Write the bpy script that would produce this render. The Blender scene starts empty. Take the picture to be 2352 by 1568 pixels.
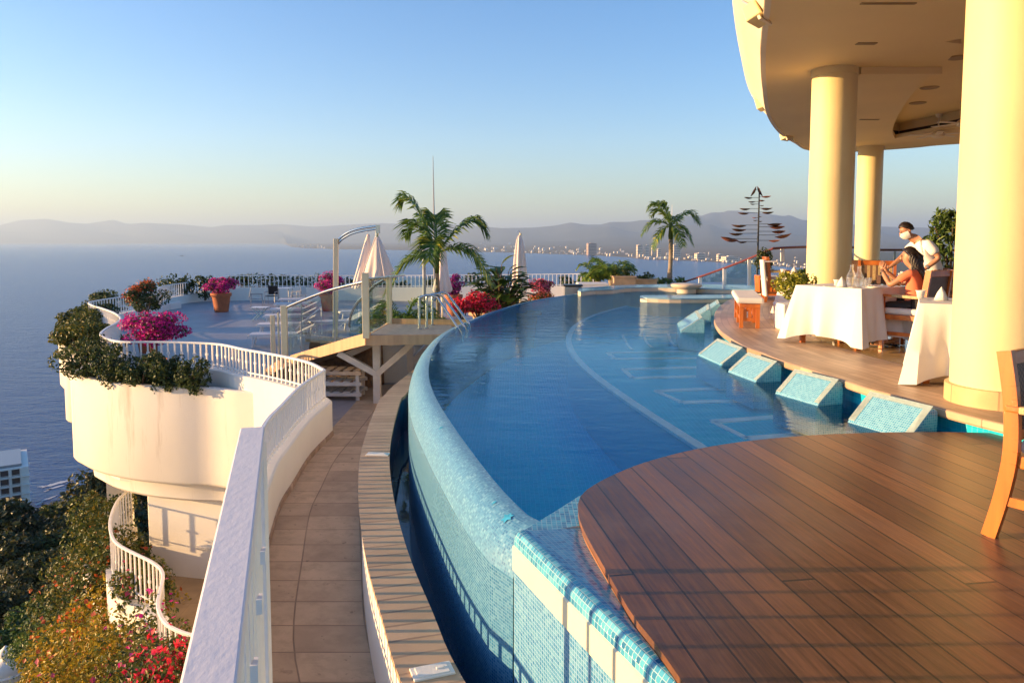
import bpy, bmesh, math, random
import numpy as np
from mathutils import Vector, Matrix, Euler
from mathutils.geometry import tessellate_polygon
R = math.radians
S = bpy.context.scene
COL = S.collection
rng = np.random.default_rng(7)
random.seed(7)

# ------------------------------------------------------------------ camera
FPX, CAMZ, PITCH, PPY = 1720.0, 1.46, R(4.42), 686.0
cam = bpy.data.cameras.new("Camera")
cam.sensor_width = 36.0
cam.lens = FPX / 2352 * 36
cam.shift_y = -(784 - PPY) / 2352
cam.clip_start, cam.clip_end = 0.05, 120000
camo = bpy.data.objects.new("Camera", cam)
camo.location = (0, 0, CAMZ)
camo.rotation_euler = (R(90) - PITCH, 0, 0)
COL.objects.link(camo)
S.camera = camo

# ------------------------------------------------------------------ light
SUN_AZ, SUN_EL = R(-91), R(7.8)           # azimuth clockwise from +y
W = bpy.data.worlds.new("World")
S.world = W
W.use_nodes = True
wt = W.node_tree
sky = wt.nodes.new("ShaderNodeTexSky")
sky.sky_type = 'NISHITA'
sky.sun_disc = False
sky.sun_elevation = SUN_EL
sky.sun_rotation = SUN_AZ
sky.altitude = 100
sky.air_density = 1.0
sky.dust_density = 0.6
sky.ozone_density = 1.6
wt.nodes["Background"].inputs[1].default_value = 0.095
hs = wt.nodes.new("ShaderNodeHueSaturation")
hs.inputs["Saturation"].default_value = 1.36
tn = wt.nodes.new("ShaderNodeMix")
tn.data_type = 'RGBA'; tn.blend_type = 'MULTIPLY'
tn.inputs[0].default_value = 1.0
tn.inputs[7].default_value = (0.87, 0.912, 1.16, 1)
wt.links.new(sky.outputs[0], hs.inputs["Color"])
wt.links.new(hs.outputs[0], tn.inputs[6])
wt.links.new(tn.outputs[2], wt.nodes["Background"].inputs[0])
sl = bpy.data.lights.new("Sun", 'SUN')
sl.energy = 5.0
sl.angle = R(0.5)
sl.color = (1.0, 0.615, 0.275)
so = bpy.data.objects.new("Sun", sl)
sd = Vector((math.sin(SUN_AZ) * math.cos(SUN_EL), math.cos(SUN_AZ) * math.cos(SUN_EL), math.sin(SUN_EL)))
so.rotation_euler = sd.to_track_quat('Z', 'Y').to_euler()
so.location = sd * 60
COL.objects.link(so)
S.view_settings.view_transform = 'Standard'
S.view_settings.look = 'None'
S.view_settings.exposure = 1.75
S.view_settings.gamma = 1
S.cycles.max_bounces = 8
S.cycles.transparent_max_bounces = 24
S.cycles.use_denoising = True
S.cycles.volume_bounces = 0

# ------------------------------------------------------------------ helpers
cp, sp = math.cos(PITCH), math.sin(PITCH)
def ray(px, py):
    u, v = (px - 1176) / FPX, (PPY - py) / FPX
    return Vector((u, cp + v * sp, -sp + v * cp))
def at(px, py, z):                        # where the line of sight meets height z
    d = ray(px, py)
    t = (z - CAMZ) / d.z
    return Vector((d.x * t, d.y * t, z))
def dp(px, py, Y):                        # the point seen there at forward distance Y
    d = ray(px, py)
    t = Y / d.y
    return Vector((d.x * t, Y, CAMZ + d.z * t))

def spline(pts, n=10, closed=False):
    pts = [Vector(p) for p in pts]
    m = len(pts)
    out = []
    for i in range(m if closed else m - 1):
        g = (lambda k: pts[k % m]) if closed else (lambda k: pts[min(max(k, 0), m - 1)])
        p0, p1, p2, p3 = g(i - 1), g(i), g(i + 1), g(i + 2)
        for k in range(n):
            t = k / n
            out.append(0.5 * ((2 * p1) + (p2 - p0) * t + (2 * p0 - 5 * p1 + 4 * p2 - p3) * t * t + (3 * p1 - p0 - 3 * p2 + p3) * t ** 3))
    if not closed:
        out.append(pts[-1].copy())
    return out
def resample(pts, step):
    L = [0.0]
    for a, b in zip(pts, pts[1:]):
        L.append(L[-1] + (b - a).length)
    n = max(1, int(round(L[-1] / step)))
    out, j = [], 0
    for i in range(n + 1):
        d = L[-1] * i / n
        while j < len(L) - 2 and L[j + 1] < d:
            j += 1
        s = (d - L[j]) / max(1e-9, L[j + 1] - L[j])
        out.append(pts[j].lerp(pts[j + 1], s))
    return out
def normals2(pts, closed=False):
    out = []
    m = len(pts)
    for i in range(m):
        a = pts[(i - 1) % m] if (closed or i > 0) else pts[i]
        b = pts[(i + 1) % m] if (closed or i < m - 1) else pts[i]
        t = Vector((b.x - a.x, b.y - a.y, 0))
        t.normalize()
        out.append(Vector((-t.y, t.x, 0)))
    return out
def offset(pts, o, closed=False):
    return [p + n * o for p, n in zip(pts, normals2(pts, closed))]

class MB:
    def __init__(s):
        s.v, s.f, s.uv, s.tint = [], [], [], []
    def add(s, verts, faces, uvs=None):
        b = len(s.v)
        s.v += [tuple(v) for v in verts]
        for k, f in enumerate(faces):
            s.f.append(tuple(b + i for i in f))
            s.uv.append(uvs[k] if uvs else None)
    def box(s, c, size, rot=(0, 0, 0), taper=1.0):
        m = Euler(rot).to_matrix()
        x, y, z = (q / 2 for q in size)
        vs = []
        for sz in (-1, 1):
            k = taper if sz > 0 else 1
            for sx, sy in ((-1, -1), (1, -1), (1, 1), (-1, 1)):
                vs.append(m @ Vector((sx * x * k, sy * y * k, sz * z)) + Vector(c))
        s.add(vs, [(3, 2, 1, 0), (4, 5, 6, 7), (0, 1, 5, 4), (1, 2, 6, 5), (2, 3, 7, 6), (3, 0, 4, 7)])
        return s
    def bar(s, a, b, w, h, up=(0, 0, 1)):     # a box from point a to point b
        a, b = Vector(a), Vector(b)
        d = (b - a).normalized()
        u = Vector(up)
        r = d.cross(u)
        if r.length < 1e-4:
            r = d.cross(Vector((1, 0, 0)))
        r.normalize()
        u = r.cross(d).normalized()
        vs = []
        for p in (a, b):
            for i, j in ((-1, -1), (1, -1), (1, 1), (-1, 1)):
                vs.append(p + r * (i * w / 2) + u * (j * h / 2))
        s.add(vs, [(0, 1, 2, 3), (7, 6, 5, 4), (4, 5, 1, 0), (5, 6, 2, 1), (6, 7, 3, 2), (7, 4, 0, 3)])
        return s
    def tube(s, pts, r, seg=8, cap=True, flat=1.0):
        pts = [Vector(p) for p in pts]
        rs = r if isinstance(r, (list, tuple)) else [r] * len(pts)
        b = len(s.v)
        t0 = (pts[1] - pts[0]).normalized()
        u = t0.cross(Vector((0, 0, 1)))
        if u.length < 1e-3:
            u = t0.cross(Vector((1, 0, 0)))
        u.normalize()
        vs, fs = [], []
        for i, p in enumerate(pts):
            a = pts[max(0, i - 1)]
            c = pts[min(len(pts) - 1, i + 1)]
            t = (c - a).normalized()
            u = (u - t * u.dot(t)).normalized()
            w = t.cross(u)
            for k in range(seg):
                an = 2 * math.pi * k / seg
                vs.append(p + u * (math.cos(an) * rs[i]) + w * (math.sin(an) * rs[i] * flat))
        n = len(pts)
        for i in range(n - 1):
            for k in range(seg):
                k2 = (k + 1) % seg
                fs.append((i * seg + k, i * seg + k2, (i + 1) * seg + k2, (i + 1) * seg + k))
        if cap:
            fs.append(tuple(range(seg))[::-1])
            fs.append(tuple((n - 1) * seg + k for k in range(seg)))
        s.add(vs, fs)
        return s
    def lathe(s, prof, c=(0, 0, 0), seg=24, sx=1.0, sy=1.0, fold=0, fa=0.0, ph=0.0):
        c = Vector(c)
        vs, fs = [], []
        for r, z in prof:
            for k in range(seg):
                an = 2 * math.pi * k / seg
                rr = r * (1 + fa * math.cos(fold * an + ph))
                vs.append(c + Vector((math.cos(an) * rr * sx, math.sin(an) * rr * sy, z)))
        for i in range(len(prof) - 1):
            for k in range(seg):
                k2 = (k + 1) % seg
                fs.append((i * seg + k, i * seg + k2, (i + 1) * seg + k2, (i + 1) * seg + k))
        if prof[0][0] > 1e-4:
            fs.append(tuple(range(seg))[::-1])
        if prof[-1][0] > 1e-4:
            fs.append(tuple((len(prof) - 1) * seg + k for k in range(seg)))
        s.add(vs, fs)
        return s
    def sweep(s, pts, prof, rel=False, closed=False, caps=True, cprof=False):
        """profile points (offset to the left of travel, height) along a plan curve, with UVs in metres"""
        ns = normals2(pts, closed)
        m, k = len(pts), len(prof)
        vs, fs, uvs = [], [], []
        us = [0.0]
        for a, b in zip(pts, pts[1:]):
            us.append(us[-1] + (b - a).length)
        us.append(us[-1] + (pts[0] - pts[-1]).length)
        q = [0.0]
        for a, b in zip(prof, prof[1:]):
            q.append(q[-1] + math.hypot(a[0] - b[0], a[1] - b[1]))
        for p, n in zip(pts, ns):
            for o, z in prof:
                w = p + n * o
                vs.append(Vector((w.x, w.y, (p.z + z) if rel else z)))
        kk = k if cprof else k - 1
        for i in range(m if closed else m - 1):
            i2 = (i + 1) % m
            for j in range(kk):
                j2 = (j + 1) % k
                fs.append((i * k + j, i2 * k + j, i2 * k + j2, i * k + j2))
                qa, qb = q[j], (q[j2] if j2 else q[j] + 0.1)
                uvs.append(((us[i], qa), (us[i + 1], qa), (us[i + 1], qb), (us[i], qb)))
        if caps and not closed:
            fs.append(tuple(range(k))); uvs.append(tuple((prof[j][0], prof[j][1]) for j in range(k)))
            fs.append(tuple((m - 1) * k + j for j in range(k))[::-1]); uvs.append(tuple((prof[j][0], prof[j][1]) for j in range(k))[::-1])
        s.add(vs, fs, uvs)
        return s
    def poly(s, outline, z0, z1=None, top=True):
        pts = [Vector((p[0], p[1], 0)) for p in outline]
        tri = tessellate_polygon([pts])
        a = sum(p.x * q.y - q.x * p.y for p, q in zip(pts, pts[1:] + pts[:1]))
        def fix(t):
            p, q, r = (pts[i] for i in t)
            return t if (q - p).cross(r - p).z > 0 else t[::-1]
        tri = [fix(tuple(t)) for t in tri]
        zt = z0 if z1 is None else z1
        s.add([(p.x, p.y, zt) for p in pts], tri, [tuple((pts[i].x, pts[i].y) for i in t) for t in tri])
        if z1 is not None:
            n = len(pts)
            s.add([(p.x, p.y, z0) for p in pts], [t[::-1] for t in tri])
            vs = [(p.x, p.y, z0) for p in pts] + [(p.x, p.y, z1) for p in pts]
            fs = [(i, (i + 1) % n, n + (i + 1) % n, n + i) if a > 0 else (n + i, n + (i + 1) % n, (i + 1) % n, i) for i in range(n)]
            s.add(vs, fs)
        return s
    def leaves(s, pos, nrm, size, wid=0.5, jit=0.9, droop=0.0):
        """one folded leaf-shaped quad per position"""
        n = len(pos)
        if n == 0:
            return s
        nr = nrm + rng.normal(0, jit, (n, 3))
        nr /= np.linalg.norm(nr, axis=1)[:, None] + 1e-9
        d = rng.normal(0, 1, (n, 3))
        d[:, 2] -= droop
        d -= nr * (d * nr).sum(1)[:, None]
        d /= np.linalg.norm(d, axis=1)[:, None] + 1e-9
        w = np.cross(nr, d)
        sz = (size * rng.uniform(0.6, 1.35, n))[:, None]
        a = pos - d * sz * .5
        b = pos + w * sz * wid * .5 + nr * sz * .08
        c = pos + d * sz * .5
        e = pos - w * sz * wid * .5 + nr * sz * .08
        V = np.stack([a, b, c, e], 1).reshape(-1, 3)
        base = len(s.v)
        s.v += [tuple(x) for x in V.tolist()]
        for i in range(n):
            k = base + 4 * i
            s.f.append((k, k + 1, k + 2, k + 3))
            s.uv.append(None)
        t = rng.uniform(0, 1, n)
        s.tint += [(len(s.f) - n + i, t[i]) for i in range(n)]
        return s
    def build(s, name, mat, parent=None, smooth=False, world=False, bevel=0.0):
        me = bpy.data.meshes.new(name)
        v = s.v
        if world and parent is not None:
            o = parent.location if parent.parent is None else parent.parent.location + parent.location
            v = [(a - o.x, b - o.y, c - o.z) for a, b, c in v]
        me.from_pydata(v, [], s.f)
        if any(u is not None for u in s.uv):
            l = me.uv_layers.new(name="UVMap")
            fl = []
            for f, u in zip(s.f, s.uv):
                for i in range(len(f)):
                    fl += list(u[i]) if u else [0.0, 0.0]
            l.data.foreach_set("uv", fl)
        if s.tint:
            at_ = me.attributes.new("tint", 'FLOAT', 'FACE')
            arr = [0.5] * len(s.f)
            for i, t in s.tint:
                arr[i] = t
            at_.data.foreach_set("value", arr)
        if smooth:
            me.polygons.foreach_set("use_smooth", [True] * len(me.polygons))
        me.materials.append(mat)
        me.update()
        o = bpy.data.objects.new(name, me)
        COL.objects.link(o)
        if parent is not None:
            o.parent = parent
        if smooth and smooth != 'all':
            md = o.modifiers.new("Split", 'EDGE_SPLIT')
            md.split_angle = R(38)
        if bevel > 0:
            md = o.modifiers.new("Bevel", 'BEVEL')
            md.width = bevel
            md.segments = 2
            md.limit_method = 'ANGLE'
            md.angle_limit = R(35)
        return o

def tag(o, label, cat, group=None, kind=None):
    if label: o["label"] = label
    if cat: o["category"] = cat
    if group: o["group"] = group
    if kind: o["kind"] = kind
    return o
def root(name, loc, label, cat, group=None, rz=0.0):
    o = bpy.data.objects.new(name, None)
    o.empty_display_size = 0.2
    o.location = loc
    o.rotation_euler = (0, 0, rz)
    COL.objects.link(o)
    return tag(o, label, cat, group)
KIDS = {}
def kids(o):
    return [c for c in bpy.data.objects if c.parent == o]
def copy_thing(o, loc, rz=0.0, label=None, scale=1.0, group=None):
    c = o.copy()
    COL.objects.link(c)
    c.location = loc
    c.rotation_euler = (0, 0, rz)
    c.scale = (scale,) * 3
    if label: c["label"] = label
    if group: c["group"] = group
    for k in kids(o):
        d = k.copy()
        COL.objects.link(d)
        d.parent = c
        for g in kids(k):
            e = g.copy()
            COL.objects.link(e)
            e.parent = d
    return c

# ------------------------------------------------------------------ materials
class N:
    def __init__(s, name):
        s.m = bpy.data.materials.new(name)
        s.m.use_nodes = True
        s.t = s.m.node_tree
        s.p = s.t.nodes["Principled BSDF"]
        s.out = s.t.nodes["Material Output"]
    def n(s, typ, props=None, **ins):
        x = s.t.nodes.new("ShaderNode" + typ)
        for k, v in (props or {}).items():
            setattr(x, k, v)
        for k, v in ins.items():
            key = int(k[1:]) if k[0] == '_' and k[1:].isdigit() else k.replace('_', ' ')
            s.set(x.inputs[key], v)
        return x
    def set(s, sock, v):
        if isinstance(v, bpy.types.NodeSocket):
            s.t.links.new(v, sock)
        elif isinstance(v, bpy.types.Node):
            s.t.links.new(v.outputs[0], sock)
        elif isinstance(v, (tuple, list)) and len(v) == 3 and sock.type == 'RGBA':
            sock.default_value = (*v, 1)
        else:
            sock.default_value = v
    def math(s, op, a, b=0.0, c=0.0):
        x = s.n("Math", {'operation': op}, _0=a, _1=b)
        s.set(x.inputs[2], c)
        return x
    def ramp(s, fac, stops):
        x = s.n("ValToRGB", None, Fac=fac)
        e = x.color_ramp.elements
        while len(e) < len(stops):
            e.new(0.5)
        for k, (p, c) in zip(e, stops):
            k.position = p
            k.color = (*c, 1) if len(c) == 3 else c
        return x
    def mix(s, fac, a, b, blend='MIX'):
        x = s.n("Mix", {'data_type': 'RGBA', 'blend_type': blend})
        s.set(x.inputs[0], fac); s.set(x.inputs[6], a); s.set(x.inputs[7], b)
        return x.outputs[2]
    def coord(s, which="Object"):
        return s.n("TexCoord").outputs[which]
    def noise(s, scale, detail=4, vec=None, rough=0.55, out="Fac"):
        x = s.n("TexNoise", None, Scale=scale, Detail=detail, Roughness=rough)
        s.set(x.inputs["Vector"], vec if vec is not None else s.coord())
        return x.outputs[out]
    def mapping(s, vec, loc=(0, 0, 0), rot=(0, 0, 0), scale=(1, 1, 1)):
        x = s.n("Mapping")
        s.set(x.inputs["Vector"], vec)
        x.inputs["Location"].default_value = loc
        x.inputs["Rotation"].default_value = rot
        x.inputs["Scale"].default_value = scale
        return x.outputs[0]
    def bump(s, h, strength=0.3, dist=0.01):
        x = s.n("Bump", None, Strength=strength, Distance=dist, Height=h)
        s.set(s.p.inputs["Normal"], x)
        return x
    def pr(s, **k):
        for a, v in k.items():
            s.set(s.p.inputs[a.replace('_', ' ')], v)
        return s

def lin(c):
    return tuple(((x / 255) / 12.92 if x / 255 <= .04045 else ((x / 255 + .055) / 1.055) ** 2.4) for x in c)

def paint(name, col, rough=0.6, var=0.10, scale=2.0, bump=0.1, bscale=60, dirt=None, dscale=0.8):
    m = N(name)
    nz = m.noise(scale, 5)
    c = m.mix(m.ramp(nz, [(0.3, (0, 0, 0)), (0.7, (1, 1, 1))]), tuple(x * (1 - var) for x in col), tuple(min(1, x * (1 + var * .4)) for x in col))
    if dirt:
        v = m.mapping(m.coord(), scale=(3, 3, .35))
        d = m.ramp(m.noise(dscale, 6, v, .7), [(0.55, (0, 0, 0)), (0.75, (1, 1, 1))])
        c = m.mix(m.math('MULTIPLY', d, 0.8), c, dirt)
    m.pr(Base_Color=c, Roughness=rough)
    if bump:
        m.bump(m.noise(bscale, 4), bump, 0.01)
    return m.m
def leafmat(name, stops, rough=0.5, trans=0.25):
    m = N(name)
    a = m.n("Attribute", {'attribute_name': 'tint'})
    c = m.ramp(a.outputs["Fac"], stops)
    m.pr(Base_Color=c, Roughness=rough)
    m.p.inputs["Specular IOR Level"].default_value = 0.35
    tr = m.n("BsdfTranslucent", None, Color=c)
    mx = m.n("MixShader", None, Fac=trans)
    m.t.links.new(m.p.outputs[0], mx.inputs[1])
    m.t.links.new(tr.outputs[0], mx.inputs[2])
    m.t.links.new(mx.outputs[0], m.out.inputs[0])
    return m.m
def wood(name, a, b, rough=0.4, scale=(1, 1, 14), ns=6.0, coat=0.0):
    m = N(name)
    v = m.mapping(m.coord(), scale=tuple(10 / s if s > 1 else 10 for s in scale))
    nz = m.noise(ns / 6, 6, v, .6)
    m.pr(Base_Color=m.ramp(nz, [(0.3, a), (0.7, b)]), Roughness=rough, Coat_Weight=coat)
    m.bump(nz, 0.08, 0.004)
    return m.m
M = {}
M['white'] = paint("white_stucco", (0.80, 0.76, 0.68), 0.75, 0.06, 1.2, 0.25, 40)
M['whitestain'] = paint("weathered_white_wall", (0.80, 0.745, 0.65), 0.75, 0.08, .6, 0.2, 30, dirt=(0.40, 0.30, 0.21), dscale=.62)
M['rail'] = paint("white_rail_paint", (0.80, 0.78, 0.75), 0.45, 0.08, 6, 0.12, 90)
M['column'] = paint("yellow_plaster", (0.79, 0.65, 0.34), 0.6, 0.09, .7, 0.16, 22, dirt=(0.66, 0.47, 0.22), dscale=.5)
M['ceil'] = paint("cream_ceiling", (0.88, 0.68, 0.34), 0.7, 0.08, .4, 0.08, 20)
M['fascia'] = paint("cream_fascia", (0.80, 0.70, 0.52), 0.7, 0.08, .8, 0.15, 30)
M['fitting'] = paint("bronze_fitting", (0.40, 0.28, 0.14), 0.6, 0.2, 3, 0)
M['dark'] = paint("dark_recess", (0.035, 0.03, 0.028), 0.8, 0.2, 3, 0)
M['black'] = paint("black_plastic", (0.02, 0.02, 0.022), 0.4, 0.2, 3, 0)
M['cloth'] = paint("white_linen", (0.74, 0.71, 0.66), 0.85, 0.04, 3, 0.15, 120)
M['canvas'] = paint("pale_canvas", (0.80, 0.68, 0.60), 0.85, 0.08, 3, 0.1, 90)
M['terracotta'] = paint("terracotta", (0.42, 0.13, 0.05), 0.8, 0.2, 5, 0.15, 40)
M['soil'] = paint("soil", (0.05, 0.032, 0.02), 0.95, 0.4, 8, 0.5, 20)
M['steel'] = N("brushed_steel").pr(Base_Color=(0.62, 0.60, 0.56), Metallic=1.0, Roughness=0.22).m
M['greymetal'] = N("grey_aluminium").pr(Base_Color=(0.32, 0.33, 0.35), Metallic=.6, Roughness=0.4).m
M['skin1'] = paint("skin_tan", (0.40, 0.20, 0.11), 0.5, 0.08, 8, 0)
M['skin2'] = paint("skin_brown", (0.42, 0.20, 0.11), 0.5, 0.08, 8, 0)
M['hair'] = paint("dark_hair", (0.018, 0.011, 0.008), 0.45, 0.4, 30, 0.4, 60)
M['shirt_white'] = paint("white_shirt", (0.80, 0.76, 0.72), 0.85, 0.05, 4, 0.2, 14)
M['shirt_coral'] = paint("coral_shirt", (0.82, 0.21, 0.10), 0.85, 0.08, 4, 0.2, 14)
M['trouser'] = paint("dark_trousers", (0.022, 0.02, 0.022), 0.8, 0.2, 6, 0.1, 30)
M['orangewood'] = wood("varnished_orange_wood", (0.36, 0.085, 0.012), (0.62, 0.19, 0.03), 0.32, coat=0.3)
M['palewood'] = wood("pale_timber", (0.46, 0.27, 0.13), (0.62, 0.40, 0.20), 0.6)
M['greywood'] = wood("grey_timber", (0.30, 0.24, 0.19), (0.45, 0.37, 0.30), 0.7)
M['darkwood'] = wood("dark_wood", (0.05, 0.022, 0.012), (0.10, 0.045, 0.022), 0.45)
M['redrail'] = wood("red_brown_handrail", (0.10, 0.022, 0.015), (0.17, 0.04, 0.025), 0.35)
M['rust'] = paint("rusty_copper", (0.30, 0.10, 0.045), 0.5, 0.5, 7, 0.1)
M['trunk'] = paint("palm_trunk", (0.30, 0.24, 0.17), 0.85, 0.35, 9, 0.4, 20)
M['bark'] = paint("brown_bark", (0.11, 0.075, 0.05), 0.9, 0.4, 6, 0.4, 15)
M['sandstone'] = paint("sandstone_planter", (0.52, 0.34, 0.20), 0.85, 0.2, 4, 0.3, 25)

def mosaic(name, cols, tile=0.025, grout=(0.62, 0.68, 0.66), gw=0.10, rough=0.15, use_uv=True, stars=False):
    m = N(name)
    vec = m.coord("UV" if use_uv else "Object")
    sc = m.n("VectorMath", {'operation': 'SCALE'}, _0=vec)
    sc.inputs["Scale"].default_value = 1 / tile
    fl = m.n("VectorMath", {'operation': 'FLOOR'}, _0=sc.outputs[0])
    fr = m.n("VectorMath", {'operation': 'FRACTION'}, _0=sc.outputs[0])
    wn = m.n("TexWhiteNoise", {'noise_dimensions': '3D'}, Vector=fl.outputs[0])
    big = m.noise(1.3, 3, vec)
    f = m.math('ADD', m.math('MULTIPLY', wn.outputs["Value"], 0.75), m.math('MULTIPLY', big, 0.35))
    c = m.ramp(f, cols)
    xyz = m.n("SeparateXYZ", None, Vector=fr.outputs[0])
    def edge(o):
        return m.math('LESS_THAN', m.math('SUBTRACT', 0.5, m.math('ABSOLUTE', m.math('SUBTRACT', o, 0.5))), gw)
    axes = [edge(xyz.outputs[0]), edge(xyz.outputs[1])]
    g = m.math('MAXIMUM', axes[0], axes[1])
    if not use_uv:
        g = m.math('MAXIMUM', g, edge(xyz.outputs[2]))
    m.pr(Base_Color=m.mix(g, c.outputs[0], grout), Roughness=m.math('ADD', m.math('MULTIPLY', g, 0.5), rough))
    m.bump(m.math('SUBTRACT', 1.0, g), 0.25, 0.002)
    return m.m
M['mosaic'] = mosaic("aqua_mosaic", [(0.1, (0.015, 0.13, 0.30)), (0.4, (0.035, 0.20, 0.38)), (0.7, (0.075, 0.28, 0.45)), (1.0, (0.22, 0.44, 0.56))], tile=0.017, grout=(0.14, 0.30, 0.44), rough=.3)
M['mosaicblue'] = mosaic("blue_mosaic", [(0.1, (0.02, 0.13, 0.28)), (0.4, (0.04, 0.26, 0.42)), (0.7, (0.08, 0.40, 0.55)), (1.0, (0.16, 0.46, 0.56))], tile=0.027, gw=0.06, grout=(0.26, 0.44, 0.52))
M['mosaicpale'] = mosaic("pale_mosaic", [(0.1, (0.03, 0.19, 0.40)), (0.5, (0.065, 0.27, 0.48)), (1.0, (0.16, 0.39, 0.56))], tile=0.022, gw=0.09, grout=(0.24, 0.40, 0.54))
M['mosaichead'] = mosaic("headrest_mosaic", [(0.1, (0.03, 0.24, 0.42)), (0.5, (0.07, 0.33, 0.50)), (1.0, (0.16, 0.44, 0.58))], tile=0.021, gw=0.10, grout=(0.30, 0.48, 0.56))
M['poolfloor'] = mosaic("pool_floor_tile", [(0.1, (0.002, 0.46, 0.74)), (0.5, (0.004, 0.52, 0.80)), (1.0, (0.008, 0.57, 0.84))], tile=0.05, gw=0.03, grout=(0.008, 0.55, 0.82))
M['poolshelf'] = mosaic("pool_shelf_tile", [(0.1, (0.006, 0.44, 0.66)), (0.5, (0.012, 0.50, 0.72)), (1.0, (0.02, 0.55, 0.77))], tile=0.05, gw=0.03, grout=(0.02, 0.55, 0.76))
M['creamtile'] = paint("cream_tile_band", (0.80, 0.74, 0.54), 0.35, 0.05, 3, 0.03)
M['palebord'] = paint("pale_tile_border", (0.60, 0.72, 0.70), 0.35, 0.12, 30, 0.05)
M['creamwall'] = paint("cream_pool_wall", (0.72, 0.60, 0.44), 0.5, 0.12, 3, 0.05)

def tiles(name, a, b, joint, sx, sy, jw, rough=0.7, coat=0.0, vecname="Object", rot=0.0, bump=0.3, off=0.0, stain=None, bias=0.0, spots=False):
    m = N(name)
    v = m.mapping(m.coord(vecname), rot=(0, 0, rot))
    br = m.n("TexBrick", {'offset': off, 'squash': 1.0}, Vector=v, Color1=a, Color2=b, Mortar=joint, Scale=1.0)
    br.inputs["Mortar Size"].default_value = jw
    br.inputs["Mortar Smooth"].default_value = 0.2
    br.inputs["Bias"].default_value = bias
    br.inputs["Brick Width"].default_value = sx
    br.inputs["Row Height"].default_value = sy
    nz = m.noise(5, 6, v, .65)
    c = m.mix(m.ramp(nz, [(0.35, (0.35,) * 3), (0.65, (0, 0, 0))]), br.outputs[0], tuple(x * .55 for x in a))
    c = m.mix(m.ramp(m.noise(1.1, 4, v, .6), [(0.45, (0, 0, 0)), (0.7, (.35,) * 3)]), c, tuple(min(1, x * 1.35) for x in a))
    if stain:
        c = m.mix(m.ramp(m.noise(2.2, 6, v, .7), [(0.60, (0, 0, 0)), (0.72, (.8,) * 3)]), c, stain)
    if spots:
        sp_ = m.ramp(m.noise(11, 3, v, .6), [(0.66, (0, 0, 0)), (0.72, (.75,) * 3)])
        c = m.mix(sp_, c, tuple(x * .3 for x in a))
        c = m.mix(m.ramp(m.noise(3.1, 6, v, .75), [(0.48, (0, 0, 0)), (0.66, (.55,) * 3)]), c, tuple(x * .52 for x in a))
    m.pr(Base_Color=c, Roughness=rough, Coat_Weight=coat)
    h = m.math('SUBTRACT', m.math('MULTIPLY', nz, 0.35), br.outputs[1])
    m.bump(h, bump, 0.006)
    return m.m
M['path'] = tiles("travertine_path", (0.64, 0.455, 0.28), (0.44, 0.305, 0.19), (0.23, 0.155, 0.10), 0.56, 0.40, 0.007, 0.8, vecname="UV", off=0.0, bump=.9, stain=(0.12, 0.08, 0.05), spots=True)
M['coping'] = tiles("sandstone_coping", (0.56, 0.38, 0.23), (0.44, 0.29, 0.17), (0.27, 0.18, 0.115), 0.17, 3.0, 0.010, 0.7, vecname="UV", bump=0.5)
M['floorband'] = tiles("travertine_strips", (0.56, 0.40, 0.25), (0.34, 0.22, 0.13), (0.26, 0.17, 0.10), 0.8, 0.105, 0.006, 0.45, vecname="UV", off=0.4, bump=0.15)
M['marble'] = tiles("polished_marble", (0.62, 0.42, 0.17), (0.55, 0.36, 0.14), (0.42, 0.27, 0.11), 0.6, 0.6, 0.004, 0.12, vecname="Object", bump=0.02)
M['terrace'] = tiles("terrace_tile", (0.33, 0.31, 0.32), (0.30, 0.28, 0.29), (0.19, 0.18, 0.18), 0.5, 0.5, 0.009, 0.5, vecname="Object", rot=0.3, bump=0.15, stain=(0.20, 0.18, 0.17))
# ================================================================== SETTING
FZ, WZ, TZ, SEA = 0.13, -0.10, -1.54, -97.0

# ------------------------------------------------------------------ sea
m = N("sea_water")
v = m.coord()
v1 = m.mapping(v, rot=(0, 0, 0.5), scale=(1, 2.2, 1))
w1 = m.noise(0.16, 8, v1, .62)
w2 = m.noise(0.035, 4, m.mapping(v, rot=(0, 0, .35), scale=(1, 2.6, 1)), .6)
big = m.noise(0.0012, 3, v)
m.pr(Base_Color=m.mix(big, (0.004, 0.058, 0.20), (0.008, 0.08, 0.26)), Roughness=0.22, IOR=1.2)
hh = m.math('ADD', m.math('MULTIPLY', w1, 0.6), w2)
b_ = m.bump(hh, 0.75, 4.0)
M['sea'] = m.m
mb = MB()
n = 72
rad = [0, 120, 300, 600, 1200, 2500, 5000, 10000, 20000, 42000]
vs = [(0, 0, SEA)]
fs = []
for r in rad[1:]:
    vs += [(r * math.cos(2 * math.pi * k / n), r * math.sin(2 * math.pi * k / n), SEA) for k in range(n)]
fs += [(0, 1 + k, 1 + (k + 1) % n) for k in range(n)]
for i in range(len(rad) - 2):
    for k in range(n):
        a, b2 = 1 + i * n, 1 + (i + 1) * n
        fs.append((a + k, b2 + k, b2 + (k + 1) % n, a + (k + 1) % n))
mb.add(vs, fs)
tag(mb.build("sea", M['sea']), "wide blue bay with small waves below the terrace", "sea", kind="structure")

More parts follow.
